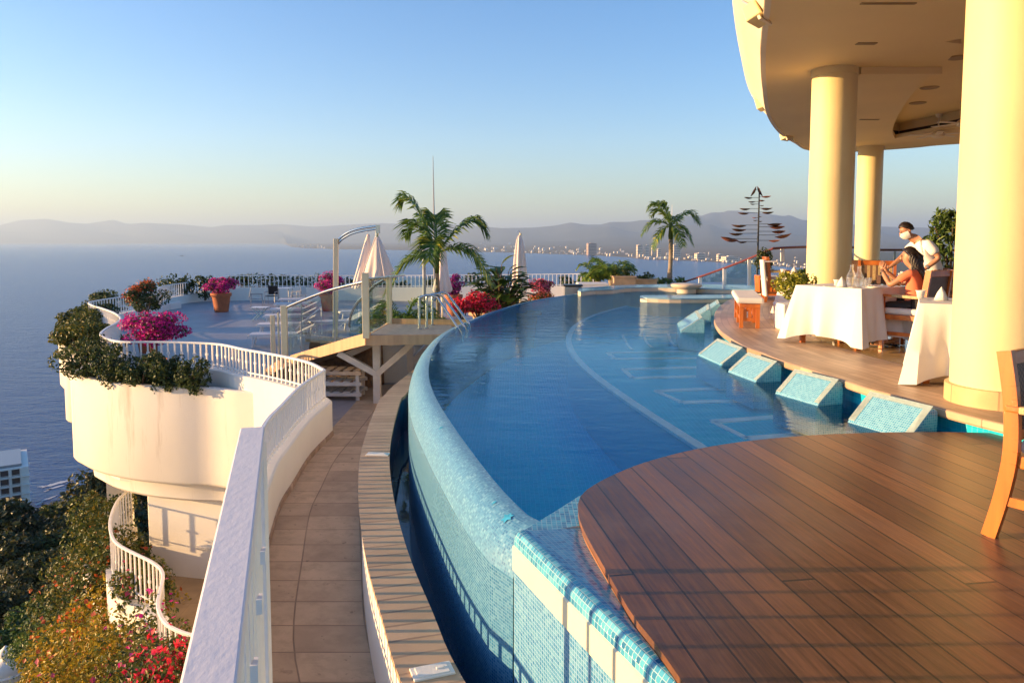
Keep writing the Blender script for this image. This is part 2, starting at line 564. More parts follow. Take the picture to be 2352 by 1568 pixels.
# breaking wave by the hotel
mb = MB()
for (x0, y0, x1, y1, w) in ((78, 1122, 160, 1104, 5), (84, 1160, 120, 1140, 4), (100, 1127, 140, 1116, 3)):
    a, b2 = at(x0, y0, SEA), at(x1, y1, SEA)
    k = 26
    up, lo = [], []
    for i in range(k + 1):
        t = i / k
        p = a.lerp(b2, t)
        wd = w * .5 * math.sin(math.pi * min(1, t * 1.02)) * (0.45 + random.random()) + 0.15
        q = Vector((math.sin(t * 9) * 1.2, math.cos(t * 7) * 2.0, 0))
        up.append(p + q + Vector((0, wd, 0.12)))
        lo.append(p + q + Vector((0, -wd, 0.12)))
    for i in range(k):
        mb.add([lo[i], lo[i + 1], up[i + 1], up[i]], [(0, 1, 2, 3)])
M['foam'] = paint("sea_foam", (0.55, 0.58, 0.60), 0.9, 0.2, .6, 0)
tag(mb.build("surf", M['foam']), "white line of surf breaking near the shore hotel", "surf", kind="stuff")

# ------------------------------------------------------------------ near hillside
def hill_z(x, y):
    dx, dy = x - 2, y - 14
    r = math.hypot(dx * 0.97, dy)
    z = float(np.interp(r, [0, 14, 32, 50, 80, 160, 270, 330], [-14.5, -14.5, -21, -25, -31.5, -58, -97, -116]))
    z += 2.2 * math.sin(x * .031 + 1) * math.sin(y * .027) * min(1, r / 120)
    z += 1.0 * math.sin(x * .11 + y * .07) * min(1, r / 60)
    return z
m = N("hillside_ground")
m.pr(Base_Color=m.ramp(m.noise(0.12, 7, None, .7), [(0.35, (0.018, 0.024, 0.010)), (0.55, (0.045, 0.045, 0.02)), (0.72, (0.10, 0.075, 0.04))]), Roughness=0.95)
m.bump(m.noise(.5, 6), 0.6, 0.6)
mb = MB()
nr, na = 60, 96
vs, fs = [], []
for i in range(nr + 1):
    r = 330 * (i / nr) ** 1.3
    for k in range(na):
        a = 2 * math.pi * k / na
        x, y = 2 + r * math.cos(a), 14 + r * math.sin(a)
        vs.append((x, y, hill_z(x, y)))
for i in range(nr):
    for k in range(na):
        fs.append((i * na + k, (i + 1) * na + k, (i + 1) * na + (k + 1) % na, i * na + (k + 1) % na))
mb.add(vs, fs)
tag(mb.build("hillside", m.m, smooth='all'), "steep shaded hillside falling from the terraces to the sea", "hillside", kind="structure")

# ------------------------------------------------------------------ far land and mountains
CO = [(-1400, 556.3), (600, 556.3), (652, 557.5), (664, 566.5), (700, 570), (742, 571), (770, 572), (900, 574), (1041, 577), (1166, 580), (1347, 585.6), (1444, 591), (1478, 595.6), (1603, 600), (1697, 605), (1800, 613), (1900, 620), (2050, 632), (2200, 640), (3600, 700)]
RI = [(-1400, 520), (-700, 512), (-300, 522), (0, 518), (47, 506), (109, 503), (162, 512), (203, 514), (262, 505), (294, 515), (331, 512), (422, 516), (487, 522), (519, 517), (594, 517), (647, 515), (719, 521), (760, 519), (830, 515), (880, 513), (935, 515), (1000, 514), (1090, 519), (1150, 524), (1225, 523), (1277, 518), (1311, 511), (1342, 516), (1381, 516), (1402, 510), (1446, 510), (1472, 506), (1501, 506), (1550, 497), (1584, 496), (1610, 496), (1634, 488), (1657, 489), (1668, 484.5), (1699, 485), (1772, 493), (1798, 497), (1813, 494), (1837, 505), (1920, 512), (2000, 520), (2120, 523), (2200, 530), (2500, 525), (3600, 520)]
def lerp1(T, x):
    for (a, b2), (c, d) in zip(T, T[1:]):
        if a <= x <= c:
            return b2 + (d - b2) * (x - a) / (c - a)
    return T[0][1] if x < T[0][0] else T[-1][1]
def hash2(a, b2):
    return math.sin(a * 12.9898 + b2 * 78.233) * 43758.5453 % 1.0
def coast_d(px):
    return min(25500.0, (CAMZ - SEA) * FPX / (lerp1(CO, px) - 553.0))
def ridge_d(px):
    k = min(1, max(0, (px - 450) / 850)); k = k * k * (3 - 2 * k)
    return max(coast_d(px) * 1.12, 31000 - 10500 * k)
m = N("far_land")
geo = m.n("NewGeometry")
zz = m.n("SeparateXYZ", None, Vector=geo.outputs["Position"]).outputs[2]
hgt = m.ramp(m.math('MULTIPLY_ADD', zz, 1 / 900, .12), [(0.03, (0.11, 0.085, 0.055)), (0.05, (0.035, 0.042, 0.026)), (0.3, (0.035, 0.048, 0.03)), (0.9, (0.06, 0.065, 0.05))])
nz = m.noise(0.004, 8, None, .7)
m.pr(Base_Color=m.mix(m.ramp(nz, [(0.4, (0, 0, 0)), (0.65, (.6,) * 3)]), hgt.outputs[0], (0.10, 0.09, 0.065)), Roughness=0.95)
M['land'] = m.m
mb = MB()
pxs = list(range(-1400, 3601, 10))
steps = [0, 0.004, 0.05, 0.15, 0.3, 0.45, 0.6, 0.72, 0.82, 0.9, 0.95, 1.0, 1.08, 1.3]
vs, fs = [], []
for i, px in enumerate(pxs):
    d0 = ray(px, 553)
    dirv = Vector((d0.x / d0.y, 1.0))
    c, r = coast_d(px), ridge_d(px)
    h = CAMZ + (553 - lerp1(RI, px)) / FPX * r
    for j, s in enumerate(steps):
        dd = c + (r - c) * s
        if s == 0: z = SEA - 2
        elif s <= .05: z = SEA + 2.5
        elif s <= 1:
            f0 = .80 - .35 * min(1, max(0, (px - 1000) / 500))
            k = max(0.0, (dd / r - f0) / (1 - f0))
            jag = 0.75 + .5 * math.sin(px * .021 + j * 1.7) * math.sin(px * .0093 - j)
            z = SEA + 3 + 60 * s + (h - SEA) * (k ** 1.7) * (jag if s < .95 else 1.0)
            z = min(z, SEA + (h - SEA) * (dd / r)) if s < 1 else h
        else: z = h * (0.7 if s < 1.2 else -.1)
        vs.append((dirv.x * dd, dd, z))
k = len(steps)
for i in range(len(pxs) - 1):
    for j in range(k - 1):
        fs.append((i * k + j, (i + 1) * k + j, (i + 1) * k + j + 1, i * k + j + 1))
mb.add(vs, fs)
tag(mb.build("mountains", M['land'], smooth='all'), "far coastal plain rising to hazy blue mountains across the bay", "mountains", kind="structure")

def land_at(px, py):                     # ground point of the plain seen there
    c = coast_d(px)
    d = min((CAMZ - SEA - 5) * FPX / (py - 553.0), c * 3)
    d = max(d, c * 1.01)
    q = ray(px, 553)
    s = (d - c) / (ridge_d(px) - c)
    return Vector((q.x / q.y * d, d, SEA + 2.5 + 60 * max(0, s - .04)))

# ------------------------------------------------------------------ swimming pool
rimP = [(1222, 1192), (1150, 1122), (1085, 1040), (1035, 970), (1000, 912), (985, 865), (988, 825), (1003, 792), (1030, 764), (1080, 738), (1150, 711), (1230, 690), (1330, 674)]
rim3 = resample(spline([Vector((.205, 3.985, WZ))] + [at(x, y, WZ) for x, y in rimP], 14), 0.22)
# last bit beyond the rim and the edge of the paved floor, far to near
flP = [(1700, 676), (1672, 689), (1652, 703), (1642, 718), (1640, 733), (1646, 749), (1663, 766), (1710, 795), (1742, 806), (1780, 822), (1839, 841.5), (1897, 859), (1939, 873), (1989, 890), (2038, 902), (2132, 929), (2212, 950), (2293, 970)]
fl0 = [at(x, y, FZ) for x, y in flP]
fl0 += [Vector((3.86, 4.7, FZ)), Vector((4.4, 3.5, FZ)), Vector((5.3, 2.2, FZ)), Vector((6.6, 1.0, FZ))]
edge3 = resample(spline(fl0, 12), 0.2)
POOL = root("swimming_pool", (1.0, 10.0, WZ), "curved infinity pool tiled in aqua mosaic with loungers outlined on its floor", "pool")
mb = MB()                                   # rim: inner face, sloping mosaic top, rounded shoulder
mb.sweep(rim3, [(0.05, -1.4), (-0.03, WZ - .06), (0.0, WZ + 0.004), (0.05, WZ + 0.002), (0.10, WZ - 0.015), (0.15, WZ - 0.05), (0.19, WZ - 0.10), (0.22, WZ - 0.16), (.238, WZ - .23)][::-1], caps=False)
mb.build("mosaic_rim", M['mosaic'], POOL, smooth=True, world=True)
m2 = mosaic("wall_mosaic", [(0.1, (0.020, 0.14, 0.29)), (0.5, (0.045, 0.20, 0.37)), (1.0, (0.12, 0.31, 0.46))], tile=0.018, gw=0.10, grout=(0.11, 0.26, 0.41))
mb = MB()
mb.sweep(rim3, [(0.238, WZ - .23), (0.242, -2.2)][::-1], caps=False)
mb.build("outer_wall", m2, POOL, world=True)
# two star inlays on the rim
M['star'] = paint("blue_star_tile", (0.06, 0.40, 0.62), 0.25, 0.2, 30, 0)
mb = MB()
for (x, y, r) in ((1112, 1228, .042), (1092, 1188, .018), (1013, 1003, .024)):
    p = at(x, y, WZ - .09)
    # nearest rim frame
    i = min(range(1, len(rim3) - 1), key=lambda q: (rim3[q] - p).length)
    t = (rim3[i + 1] - rim3[i - 1]).normalized()
    nn = Vector((-t.y, t.x, 0))
    o_ = max(0.05, min(0.10, (p - rim3[i]).dot(nn)))
    def surf(o):
        return WZ + float(np.interp(o, [0, .05, .10, .15, .19, .22, .238], [.004, .002, -.015, -.05, -.10, -.16, -.23]))
    c0 = rim3[i] + t * (p - rim3[i]).dot(t)
    ring = []
    for k2 in range(12):
        an = math.pi * 2 * k2 / 12
        rr = r * (1.0 if k2 % 2 == 0 else .55)
        oo = o_ + math.sin(an) * rr
        q = c0 + t * (math.cos(an) * rr) + nn * oo
        ring.append(Vector((q.x, q.y, surf(oo) + .005)))
    ctr = sum(ring, Vector()) / 12
    mb.add([ctr] + ring, [(0, 1 + k2, 1 + (k2 + 1) % 12) for k2 in range(12)])
    mb.build("star_inlay", M['star'], POOL, world=True)
    mb = MB()

# outline of the water: rim, far wall, floor edge, under the deck, the tiled ledge
ledge_in = [at(1327, 1168, WZ), at(1289, 1194, WZ), at(1250, 1200, WZ)]
farP = [at(1420, 662, WZ), at(1560, 655, WZ), at(1720, 655, WZ), at(1800, 668, WZ)]
under = [Vector((4.1, 4.6, 0)), Vector((3.4, 3.9, 0)), Vector((1.9, 4.0, 0)), Vector((.75, 3.9, 0))]
edge_water = [p for p in offset(edge3, .14) if p.y > 4.9]
outl = [p.copy() for p in offset(rim3, 0.012)] + farP + edge_water + under + ledge_in
mb = MB()
mb.poly([(p.x, p.y) for p in outl], WZ)
m = N("pool_water")
v = m.coord()
wA = m.noise(2.6, 3, m.mapping(v, scale=(0.75, 1.5, 1)), .5)
wB = m.noise(7, 4, m.mapping(v, rot=(0, 0, .5), scale=(1, 1.6, 1)), .55)
yy = m.n("SeparateXYZ", None, Vector=v).outputs[1]
calm = m.n("MapRange", None, Value=yy); calm.interpolation_type = 'SMOOTHSTEP'
for i_, val in ((1, 10.5), (2, 17.0), (3, 0.07), (4, 1.6)): calm.inputs[i_].default_value = val
hgt = m.math('MULTIPLY', m.math('ADD', wA, m.math('MULTIPLY', wB, .45)), calm)
bp = m.n("Bump", None, Strength=0.7, Distance=0.11, Height=hgt)
fr = m.n("Fresnel", None, IOR=1.25, Normal=bp)
gl = m.n("BsdfGlossy", None, Color=(.58, .80, .95), Roughness=0.015, Normal=bp)
tr = m.n("BsdfTransparent", None, Color=(0.80, 1.0, 1.0))
mx = m.n("MixShader", None, Fac=fr)
m.t.links.new(tr.outputs[0], mx.inputs[1]); m.t.links.new(gl.outputs[0], mx.inputs[2])
m.t.links.new(mx.outputs[0], m.out.inputs[0])
M['water'] = m.m
tag(mb.build("pool_water", M['water']), "clear blue pool water, calm near the deck and rippled farther out", "water", kind="structure")

# pool floor: deep part and the shallow shelf right of the white arc
arcP = [(1640, 1052), (1610, 1030), (1540, 985), (1480, 946), (1420, 905), (1370, 868), (1330, 832), (1308, 800), (1306, 772), (1325, 745), (1370, 722), (1440, 703)]
SH = WZ - 0.34
arc3 = resample(spline([at(x, y, SH) for x, y in arcP], 10), .25)
mb = MB()
mb.poly([(p.x, p.y) for p in outl], -1.35)
mb.build("pool_floor", M['poolfloor'], POOL, world=True)
shelf = [(p.x, p.y) for p in arc3] + [(4.5, 20.5), (6, 19)] + [(p.x, p.y) for p in edge_water if p.y < 17.5] + [(3.6, 4.3), (2.2, 4.2)]
mb = MB()
mb.poly(shelf, -1.34, SH)
mb.build("sun_shelf", M['poolshelf'], POOL, world=True)
mb = MB()
mb.sweep(arc3, [(-.07, SH + .006), (-.07, SH + .012), (.04, SH + .012), (.04, SH - .02)][::-1], caps=False)
M['wline'] = paint("white_tile_line", (0.88, 0.88, 0.86), 0.4, 0.15, 8, 0)
mb.build("white_line", M['wline'], POOL, world=True)
LOUNGE = [[(1860, 996), (1716, 1007), (1637, 968), (1815, 955)], [(1800, 917), (1566, 924), (1506, 898), (1745, 888)],
          [(1705, 862), (1453, 868), (1431, 848), (1672, 842)], [(1640, 822), (1411, 824), (1396, 810), (1620, 806)]]
for L in LOUNGE:
    mb = MB()
    P = [at(x, y, SH + .004) for x, y in L]
    for q_, (a, b2) in enumerate(zip(P, P[1:])):
        mb.bar(a, b2,   .075 if q_ == 1 else .14, .012)
    mb.build("lounger_outline", M['wline'], POOL, world=True)
for pts in ([(1478, 768), (1484, 785), (1498, 798)], [(1535, 766), (1540, 782), (1552, 795)], [(1576, 765), (1580, 779), (1590, 789)], [(1430, 770), (1440, 790), (1452, 803)]):
    mb = MB()
    q = resample(spline([at(x, y, SH + .004) for x, y in pts], 5), .2)
    mb.sweep(q, [(-.025, SH + .004), (-.025, SH + .01), (.025, SH + .01), (.025, SH + .004)][::-1], caps=False)
    mb.build("lounger_outline", M['wline'], POOL, world=True)
# inner wall below the paved floor
mb = MB()
mb.sweep(edge3, [(.14, -1.4), (.14, FZ - .075)], caps=False)
mb.build("inner_wall", M['poolshelf'], POOL, world=True)
# headrest blocks: wedge with pale border and rounded shoulders
def headrest(a, b2, depth, h):
    """a, b2: ends of the back edge along the wall; the slope faces the pool"""
    a, b2 = Vector(a), Vector(b2)
    t = (b2 - a); L = t.length; t.normalize()
    nrm = Vector((-t.y, t.x, 0))              # towards the pool
    if nrm.x > 0: nrm = -nrm
    prof = [(0.0, -.30), (0.0, h - .03), (.02, h - .006), (.05, h), (.09, h - .012), (depth - .03, .02), (depth, -.03), (depth, -.30)]
    vs, fs = [], []
    for e in (a, b2):
        for o, z in prof:
            q = e + nrm * o
            vs.append(Vector((q.x, q.y, WZ + z)))
    k_ = len(prof)
    for j in range(k_ - 1):
        fs.append((j, j + 1, k_ + j + 1, k_ + j))
    fs.append(tuple(range(k_))[::-1]); fs.append(tuple(k_ + j for j in range(k_)))
    def huv(i):
        return (L if i >= k_ else 0.0)
    arc = [0.0]
    for (a0, b0), (a1, b1) in zip(prof, prof[1:]): arc.append(arc[-1] + math.hypot(a1 - a0, b1 - b0))
    uvs = [tuple((huv(i), arc[i % k_]) for i in f) for f in fs[:-2]] + [tuple((prof[i % k_][0], prof[i % k_][1]) for i in f) for f in fs[-2:]]
    mb = MB(); mb.add(vs, fs, uvs)
    o = mb.build("headrest", M['mosaichead'], POOL, world=True, bevel=.012)
    fb = MB()                                  # pale tile border on the sloping face
    z0, z1 = h - .012, .02
    def sl(u, w_):
        q = a + t * (u * L) + nrm * (.09 + (depth - .12) * w_)
        return Vector((q.x, q.y, WZ + z0 + (z1 - z0) * w_ + .004))
    e = .05 / L
    for (u0, u1, w0, w1) in ((0, 1, -.16, .0), (0, e * 1.3, 0, 1), (1 - e * 1.3, 1, 0, 1)):
        fb.add([sl(u0, w0), sl(u1, w0), sl(u1, w1), sl(u0, w1)], [(0, 1, 2, 3), (3, 2, 1, 0)])
    fb.build("tile_border", M['palebord'], o, world=False)
    for c in o.children: c.location = -POOL.location
    return o
for (A, B, dpt, h) in [((2010, 903), (2156, 938), .32, .23), ((1836, 851), (1938, 875), .32, .22), ((1728, 812), (1796, 833), .33, .21), ((1657, 780), (1716, 801), .35, .21)]:
    headrest(at(*A, WZ + h), at(*B, WZ + h), dpt, h)
for (A, B, dpt, h) in [((1606, 715), (1619, 732), .42, .24), ((1632, 700), (1634, 712), .42, .24), ((1652, 690), (1657, 698), .42, .24)]:
    headrest(at(*A, WZ + h), at(*B, WZ + h), dpt, h)

# tiled ledge and cream-banded block where the rim meets the deck
a, b2 = at(1182, 1221, -.055), at(1540, 1568, -.055)
d_ = (b2 - a).normalized()
crest = [a, a.lerp(b2, .5), b2, b2 + d_ * 1.8]
mb = MB()
prof = [(-.75, -.115), (-.10, -.062), (-.05, -.05), (-.02, -.058), (0.0, -.085), (0.004, -.125)]
crest = resample(crest, .2)
mb.sweep([Vector((p.x, p.y, 0)) for p in crest[::-1]], [(o, z) for o, z in prof], caps=False)
# travelling toward +y: left is outside
mb.build("bullnose_ledge", M['mosaicblue'], POOL, smooth=True, world=True)
mb = MB()
mb.sweep([Vector((p.x, p.y, 0)) for p in crest[::-1]], [(0.004, -.125), (0.012, -.13), (0.012, -.255), (0.004, -.26)], caps=False)
mb.build("cream_band", M['creamtile'], POOL, world=True)
mb = MB()
mb.sweep([Vector((p.x, p.y, 0)) for p in crest[::-1]], [(0.004, -.26), (0.004, -2.2)], caps=False)
mb.build("mosaic_panel", M['mosaicpale'], POOL, world=True)
mb = MB()                                   # end of the ledge beside the rim, meeting the water at a slant
mb.poly([(a.x + .003, a.y + .001), (a.x + .70, a.y + .277), (.80, 4.25), (.60, 4.62), (.40, 4.41), (.277, 4.21)], -1.4, -.075)
mb.build("ledge_end", M['mosaicblue'], POOL, world=True, bevel=.02)

# catch trough around the rim: water, coping and its white outer wall
copO = [(872, 918), (845, 985), (828, 1050), (824, 1120), (829, 1200), (846, 1300), (880, 1420), (925, 1568)]
CPZ = -.80
cop3 = [Vector((-.05, 2.5, CPZ))] + [at(x, y, CPZ) for x, y in copO[::-1]] + [at(886, 905, CPZ), at(905, 885, CPZ), Vector((-1.62, 14.2, CPZ)), Vector((-1.45, 16, CPZ)), Vector((-.9, 18.5, CPZ)), Vector((.2, 21, CPZ))]
cop3 = resample(spline(cop3, 10), .18)
TR = root("catch_trough", (-1.2, 7.0, TZ), "curved overflow trough with sandstone coping and white wall beside the pool", "trough")
mb = MB()
mb.sweep(cop3, [(0.0, CPZ - .05), (0.005, CPZ), (-.30, CPZ), (-.30, CPZ - .05)][::-1], caps=False)
mb.build("coping", M['coping'], TR, world=True)
mb = MB()
mb.sweep(cop3, [(-.28, CPZ - .05), (0.0, CPZ - .05), (-.02, CPZ - .05), (-.02, TZ - .1)][::-1], caps=False)
mb.build("white_wall", M['white'], TR, world=True)
m = N("trough_tile"); m.pr(Base_Color=(0.02, 0.13, 0.25), Roughness=.3)
mb = MB()
mb.sweep(cop3, [(-.28, CPZ - .05), (-.28, -2.2)][::-1], caps=False)
mb.build("dark_lining", m.m, TR, world=True)
tw = [(p.x, p.y) for p in offset(cop3, -.15)] + [(p.x, p.y) for p in offset(rim3, .2)[::-1]] + [(.5, 3.0), (.6, 2.5)]
mb = MB()
mb.poly(tw, -1.35)
m = N("trough_water"); m.pr(Base_Color=(0.008, 0.06, 0.13), Roughness=.04, IOR=1.33)
m.bump(m.noise(5, 2), .05, .02)
tag(mb.build("trough_water", m.m), "dark still water in the overflow trough", "water", kind="structure")
# two white plates lying on the coping
for (x, y, w, d) in ((958, 704 * 0 + 1002, 0, 0),):
    pass
def plate(px, py, w, l, rz, label):
    p = at(px, py, CPZ)
    mb = MB()
    mb.box((0, 0, .006), (w, l, .012)).box((0, 0, .014), (w * .78, l * .78, .006)).box((w * .2, 0, .019), (w * .2, .02, .006))
    o = mb.build("access_cover", M['white'], bevel=.003)
    o.location = p; o.rotation_euler = (0, 0, rz)
    tag(o, label, "cover", "covers set in the trough coping")
plate(993, 1543, .22, .12, .35, "pale access cover on the coping nearest the bottom edge")
plate(868, 1044, .24, .10, -.1, "small pale access cover halfway along the trough coping")

# ------------------------------------------------------------------ timber deck
deckP = [(1592, 1600), (1514, 1488), (1455, 1414), (1407, 1334), (1354, 1242), (1331, 1191), (1329, 1150), (1348, 1124), (1400, 1094), (1470, 1065), (1550, 1042), (1620, 1027), (1720, 1012), (1850, 1000), (1990, 993.5), (2150, 991.5), (2290, 994)]
d3 = resample(spline([at(x, y, 0) for x, y in deckP], 12), .12)
front = [Vector((1.6, .5, 0)), Vector((1.05, 1.2, 0))]
right = [p for p in offset(edge3, .11) if p.y < 5.45]
dk = [(p.x, p.y) for p in front] + [(p.x, p.y) for p in d3] + [(p.x, p.y) for p in right] + [(6.6, .5)]
PL = R(-8.35)
m = N("deck_boards")
v = m.mapping(m.coord(), rot=(0, 0, PL))
xyz = m.n("SeparateXYZ", None, Vector=v)
bx, by = xyz.outputs[0], xyz.outputs[1]
bw = 0.1525
row = m.math('DIVIDE', m.math('ADD', bx, 0.045), bw)
rf = m.math('FRACT', row)
ri = m.math('FLOOR', row)
gap = m.math('LESS_THAN', m.math('SUBTRACT', .5, m.math('ABSOLUTE', m.math('SUBTRACT', rf, .5))), 0.030)
rnd = m.n("TexWhiteNoise", {'noise_dimensions': '1D'}); m.set(rnd.inputs["W"], ri)
yo = m.math('DIVIDE', m.math('ADD', by, m.math('MULTIPLY', rnd.outputs[0], 7.3)), 6.5)
yf = m.math('FRACT', yo)
yi = m.math('FLOOR', yo)
butt = m.math('LESS_THAN', yf, 0.0022)
gap = m.math('MAXIMUM', gap, butt)
r2 = m.n("TexWhiteNoise", {'noise_dimensions': '2D'})
cm = m.n("CombineXYZ"); m.set(cm.inputs[0], ri); m.set(cm.inputs[1], yi)
m.set(r2.inputs["Vector"], cm)
gv = m.n("CombineXYZ"); m.set(gv.inputs[0], m.math('MULTIPLY', bx, 55)); m.set(gv.inputs[1], m.math('MULTIPLY', by, 3.0)); m.set(gv.inputs[2], m.math('MULTIPLY', r2.outputs[0], 40))
gr = m.noise(1.0, 7, gv.outputs[0], .65)
wear = m.noise(1.1, 5, None, .65)
base = m.ramp(m.math('ADD', m.math('MULTIPLY', gr, .65), m.math('MULTIPLY', r2.outputs[0], .24)), [(0.22, (0.048, 0.020, 0.010)), (0.40, (0.135, 0.057, 0.024)), (0.55, (0.225, 0.095, 0.038)), (0.75, (0.42, 0.18, 0.07))])
c = m.mix(m.ramp(wear, [(0.5, (0, 0, 0)), (0.75, (.4,) * 3)]), base.outputs[0], (0.26, 0.17, 0.11))
c = m.mix(gap, c, (0.012, 0.008, 0.007))
m.pr(Base_Color=c, Roughness=m.math('MULTIPLY_ADD', gr, .28, .22))
m.bump(m.math('SUBTRACT', m.math('MULTIPLY', gr, .5), gap), .6, .004)
m.p.inputs['Specular IOR Level'].default_value = .38
M['deck'] = m.m
DECK = root("timber_deck", (2.4, 3.4, 0), "dark brown plank deck with rounded end beside the pool", "deck")
mb = MB(); mb.poly(dk, -.03, 0.0)
mb.build("deck_boards", M['deck'], DECK, world=True)
M['fas'] = wood("deck_fascia", (0.30, 0.135, 0.055), (0.42, 0.20, 0.09), 0.5)
mb = MB()
mb.sweep([p for p in [front[1]] + d3 if True], [(-.015, -.155), (-.015, -.034), (.0, -.034), (-.03, -.034)], caps=False)
mb.build("fascia_board", M['fas'], DECK, world=True)

# ------------------------------------------------------------------ paved restaurant floor
mb = MB()
mb.sweep(edge3, [(.14, FZ - .075), (0.01, FZ - .075), (0.0, FZ - .06), (0.0, FZ - .012), (0.012, FZ), (1.15, FZ)], caps=False)
tag(mb.build("pavement", M['floorband']), "curved band of travertine strips along the pool edge", "pavement", kind="structure")
inn = offset(edge3, 1.145)
poly = [(p.x, p.y) for p in inn] + [(17, 0.5), (19, 24.5), (11.5, 25.5), (8.6, 24.0)]
mb = MB(); mb.poly(poly, FZ - .35, FZ - .004)
tag(mb.build("restaurant_floor", M['marble']), "polished honey-coloured marble floor under the roof", "floor", kind="structure")

# ------------------------------------------------------------------ terrace level
RZ = -.51
sC = [(612, 965), (645, 930), (690, 885), (745, 848)]
sD = [(745, 848), (715, 832), (680, 822), (620, 810), (560, 800), (525, 792), (490, 787), (420, 784), (340, 783), (280, 783), (247, 776), (231, 766), (245, 752), (266, 741), (277, 730), (262, 717), (232, 706)]
railA = [Vector((-1.2, 2.6, RZ)), Vector((-1.55, 4.0, RZ)), Vector((-2.1, 5.4, RZ)), Vector((-2.45, 6.9, RZ))] + [at(x, y, RZ) for x, y in sC]
railB = [at(x, y, RZ) for x, y in sD]
railC = [railB[-1], at(210, 699, RZ), at(205, 693, RZ), at(235, 687, RZ), at(275, 681, RZ), Vector((-14.2, 29.5, RZ)), dp(372, 657, 33), dp(400, 652, 35.2), dp(455, 644, 37.0), dp(500, 637, 37.5), dp(530, 633, 37.6)]
railD = [dp(530, 633, 37.6), dp(620, 632, 37.8), dp(780, 632, 37.8), dp(900, 632, 37.6), dp(1020, 631, 37.2)]
railE = [dp(1020, 631, 37.2), dp(1130, 630, 37), dp(1290, 628.5, 36.5), dp(1372, 628, 36)]
cv = [resample(spline(r, 10), .25) for r in (railA, railB, railC, railD, railE)]
allr = cv[0] + cv[1][1:] + cv[2][1:] + cv[3][1:] + cv[4][1:]
fl = [(p.x, p.y) for p in offset(allr, 0.02)] + [(6, 37), (6, 12), (1.5, 8), (0.2, 3.6), (-1.8, 3.2)]
mb = MB(); mb.poly(fl, TZ - .25, TZ)
tag(mb.build("terrace_floor", M['terrace']), "wide tiled sun terrace in evening shade", "terrace", kind="structure")
# sunken path sheet
pa = [Vector((p.x, p.y, TZ)) for p in cv[0]] + [Vector((-2.9, 13.0, TZ)), Vector((-2.95, 15.5, TZ))]
pa = resample(pa, .3)
mb = MB()
k_ = len(pa)
us = 0.0
for i in range(k_ - 1):
    p, q = pa[i], pa[i + 1]
    wl, wr = 0.02, 1.9
    L = (q - p).length
    mb.add([(p.x, p.y, TZ + .004), (p.x + wr, p.y, TZ + .004), (q.x + wr, q.y, TZ + .004), (q.x, q.y, TZ + .004)], [(0, 1, 2, 3)],
           [((0.10, us), (2.0, us), (2.0, us + L), (0.10, us + L))])
    us += L
tag(mb.build("path", M['path']), "narrow worn travertine path between parapet and trough", "path", kind="structure")

PAR = root("terrace_wall", (-6.0, 14.0, TZ), "white curving terrace parapet above a tall rounded outer wall", "wall")
mb = MB()
mb.sweep(cv[0], [(-.11, TZ - .2), (-.11, -1.02), (-.09, -1.0), (.09, -1.0), (.11, -1.02), (.11, -3.3)], caps=True)
mb.sweep(cv[1], [(-.11, TZ - .2), (-.11, -1.02), (-.09, -1.0), (.09, -1.0), (.11, -1.02), (.11, -3.3)], caps=True)
mb.build("parapet", M['white'], PAR, world=True, bevel=.0)
mb = MB()
for c_ in (cv[2], cv[3], cv[4]):
    mb.sweep(c_, [(-.11, TZ - .2), (-.11, -.52), (.11, -.52), (.11, TZ - 1.6)], rel=False) if False else None
# far parapet: follows the railing heights
for c_ in (cv[2], cv[3], cv[4]):
    mb.sweep(c_, [(-.11, -1.3), (-.11, -.60), (.11, -.60), (.11, -2.0)], rel=True)
mb.build("far_parapet", M['white'], PAR, world=True)
mb = MB()                                   # worn skirting where the near wall meets the path
mb.sweep(cv[0], [(-.112, TZ - .05), (-.125, TZ - .05), (-.125, TZ + .07), (-.112, TZ + .08)][::-1], caps=False)
M['skirt'] = paint("worn_skirting", (0.40, 0.28, 0.19), .85, .4, 6, .3, 20, dirt=(.7, .6, .5))
mb.build("skirting", M['skirt'], PAR, world=True)

# planters: rounded outer walls that step out beyond the railing
plA = [(560, 905), (535, 897), (480, 891), (400, 889), (300, 883), (222, 873), (178, 861), (163, 850)]
pA = [Vector((-4.2, 13.1, -1.25)), Vector((-4.7, 13.3, -1.25))] + [at(x, y, -1.25) for x, y in plA[1:]] + [Vector((-9.5, 17.0, -1.25)), Vector((-9.9, 18.3, -1.25))]
pB = [Vector((-9.9, 18.3, -1.25)), Vector((-11.2, 18.6, -1.25)), at(156, 790, -1.25), at(153, 780, -1.25), Vector((-13.0, 21.8, -1.25)), Vector((-14.6, 24, -1.25)), Vector((-15, 27, -1.25)), Vector((-15.2, 30, -1.25)), Vector((-15, 33.5, -1.25))]
cA, cB = resample(spline(pA, 12), .2), resample(spline(pB, 12), .25)
PW = root("planter_wall", (-7.5, 13.6, -3.2), "weathered white rounded planter wall bulging out below the railing", "wall")
mb = MB()
mb.sweep(cA, [(-.16, -1.55), (-.16, -1.26), (-.14, -1.25), (-.02, -1.25), (0, -1.27), (0, -3.05), (-.05, -3.12), (-.30, -3.2), (-.34, -3.26), (-.36, -3.5), (-.42, -3.56), (-2.2, -3.58)], caps=False)
mb.build("outer_wall", M['whitestain'], PW, smooth=True, world=True)
mb = MB()
mb.sweep(cB, [(-.16, -1.55), (-.16, -1.26), (-.14, -1.25), (-.02, -1.25), (0, -1.27), (0, -3.05), (-.05, -3.12), (-.30, -3.2), (-.36, -3.5), (-2.2, -3.58)], caps=False)
mb.build("far_wall", M['whitestain'], PW, smooth=True, world=True)
mb = MB()
soilo = [(p.x, p.y) for p in offset(cA, -.13)]
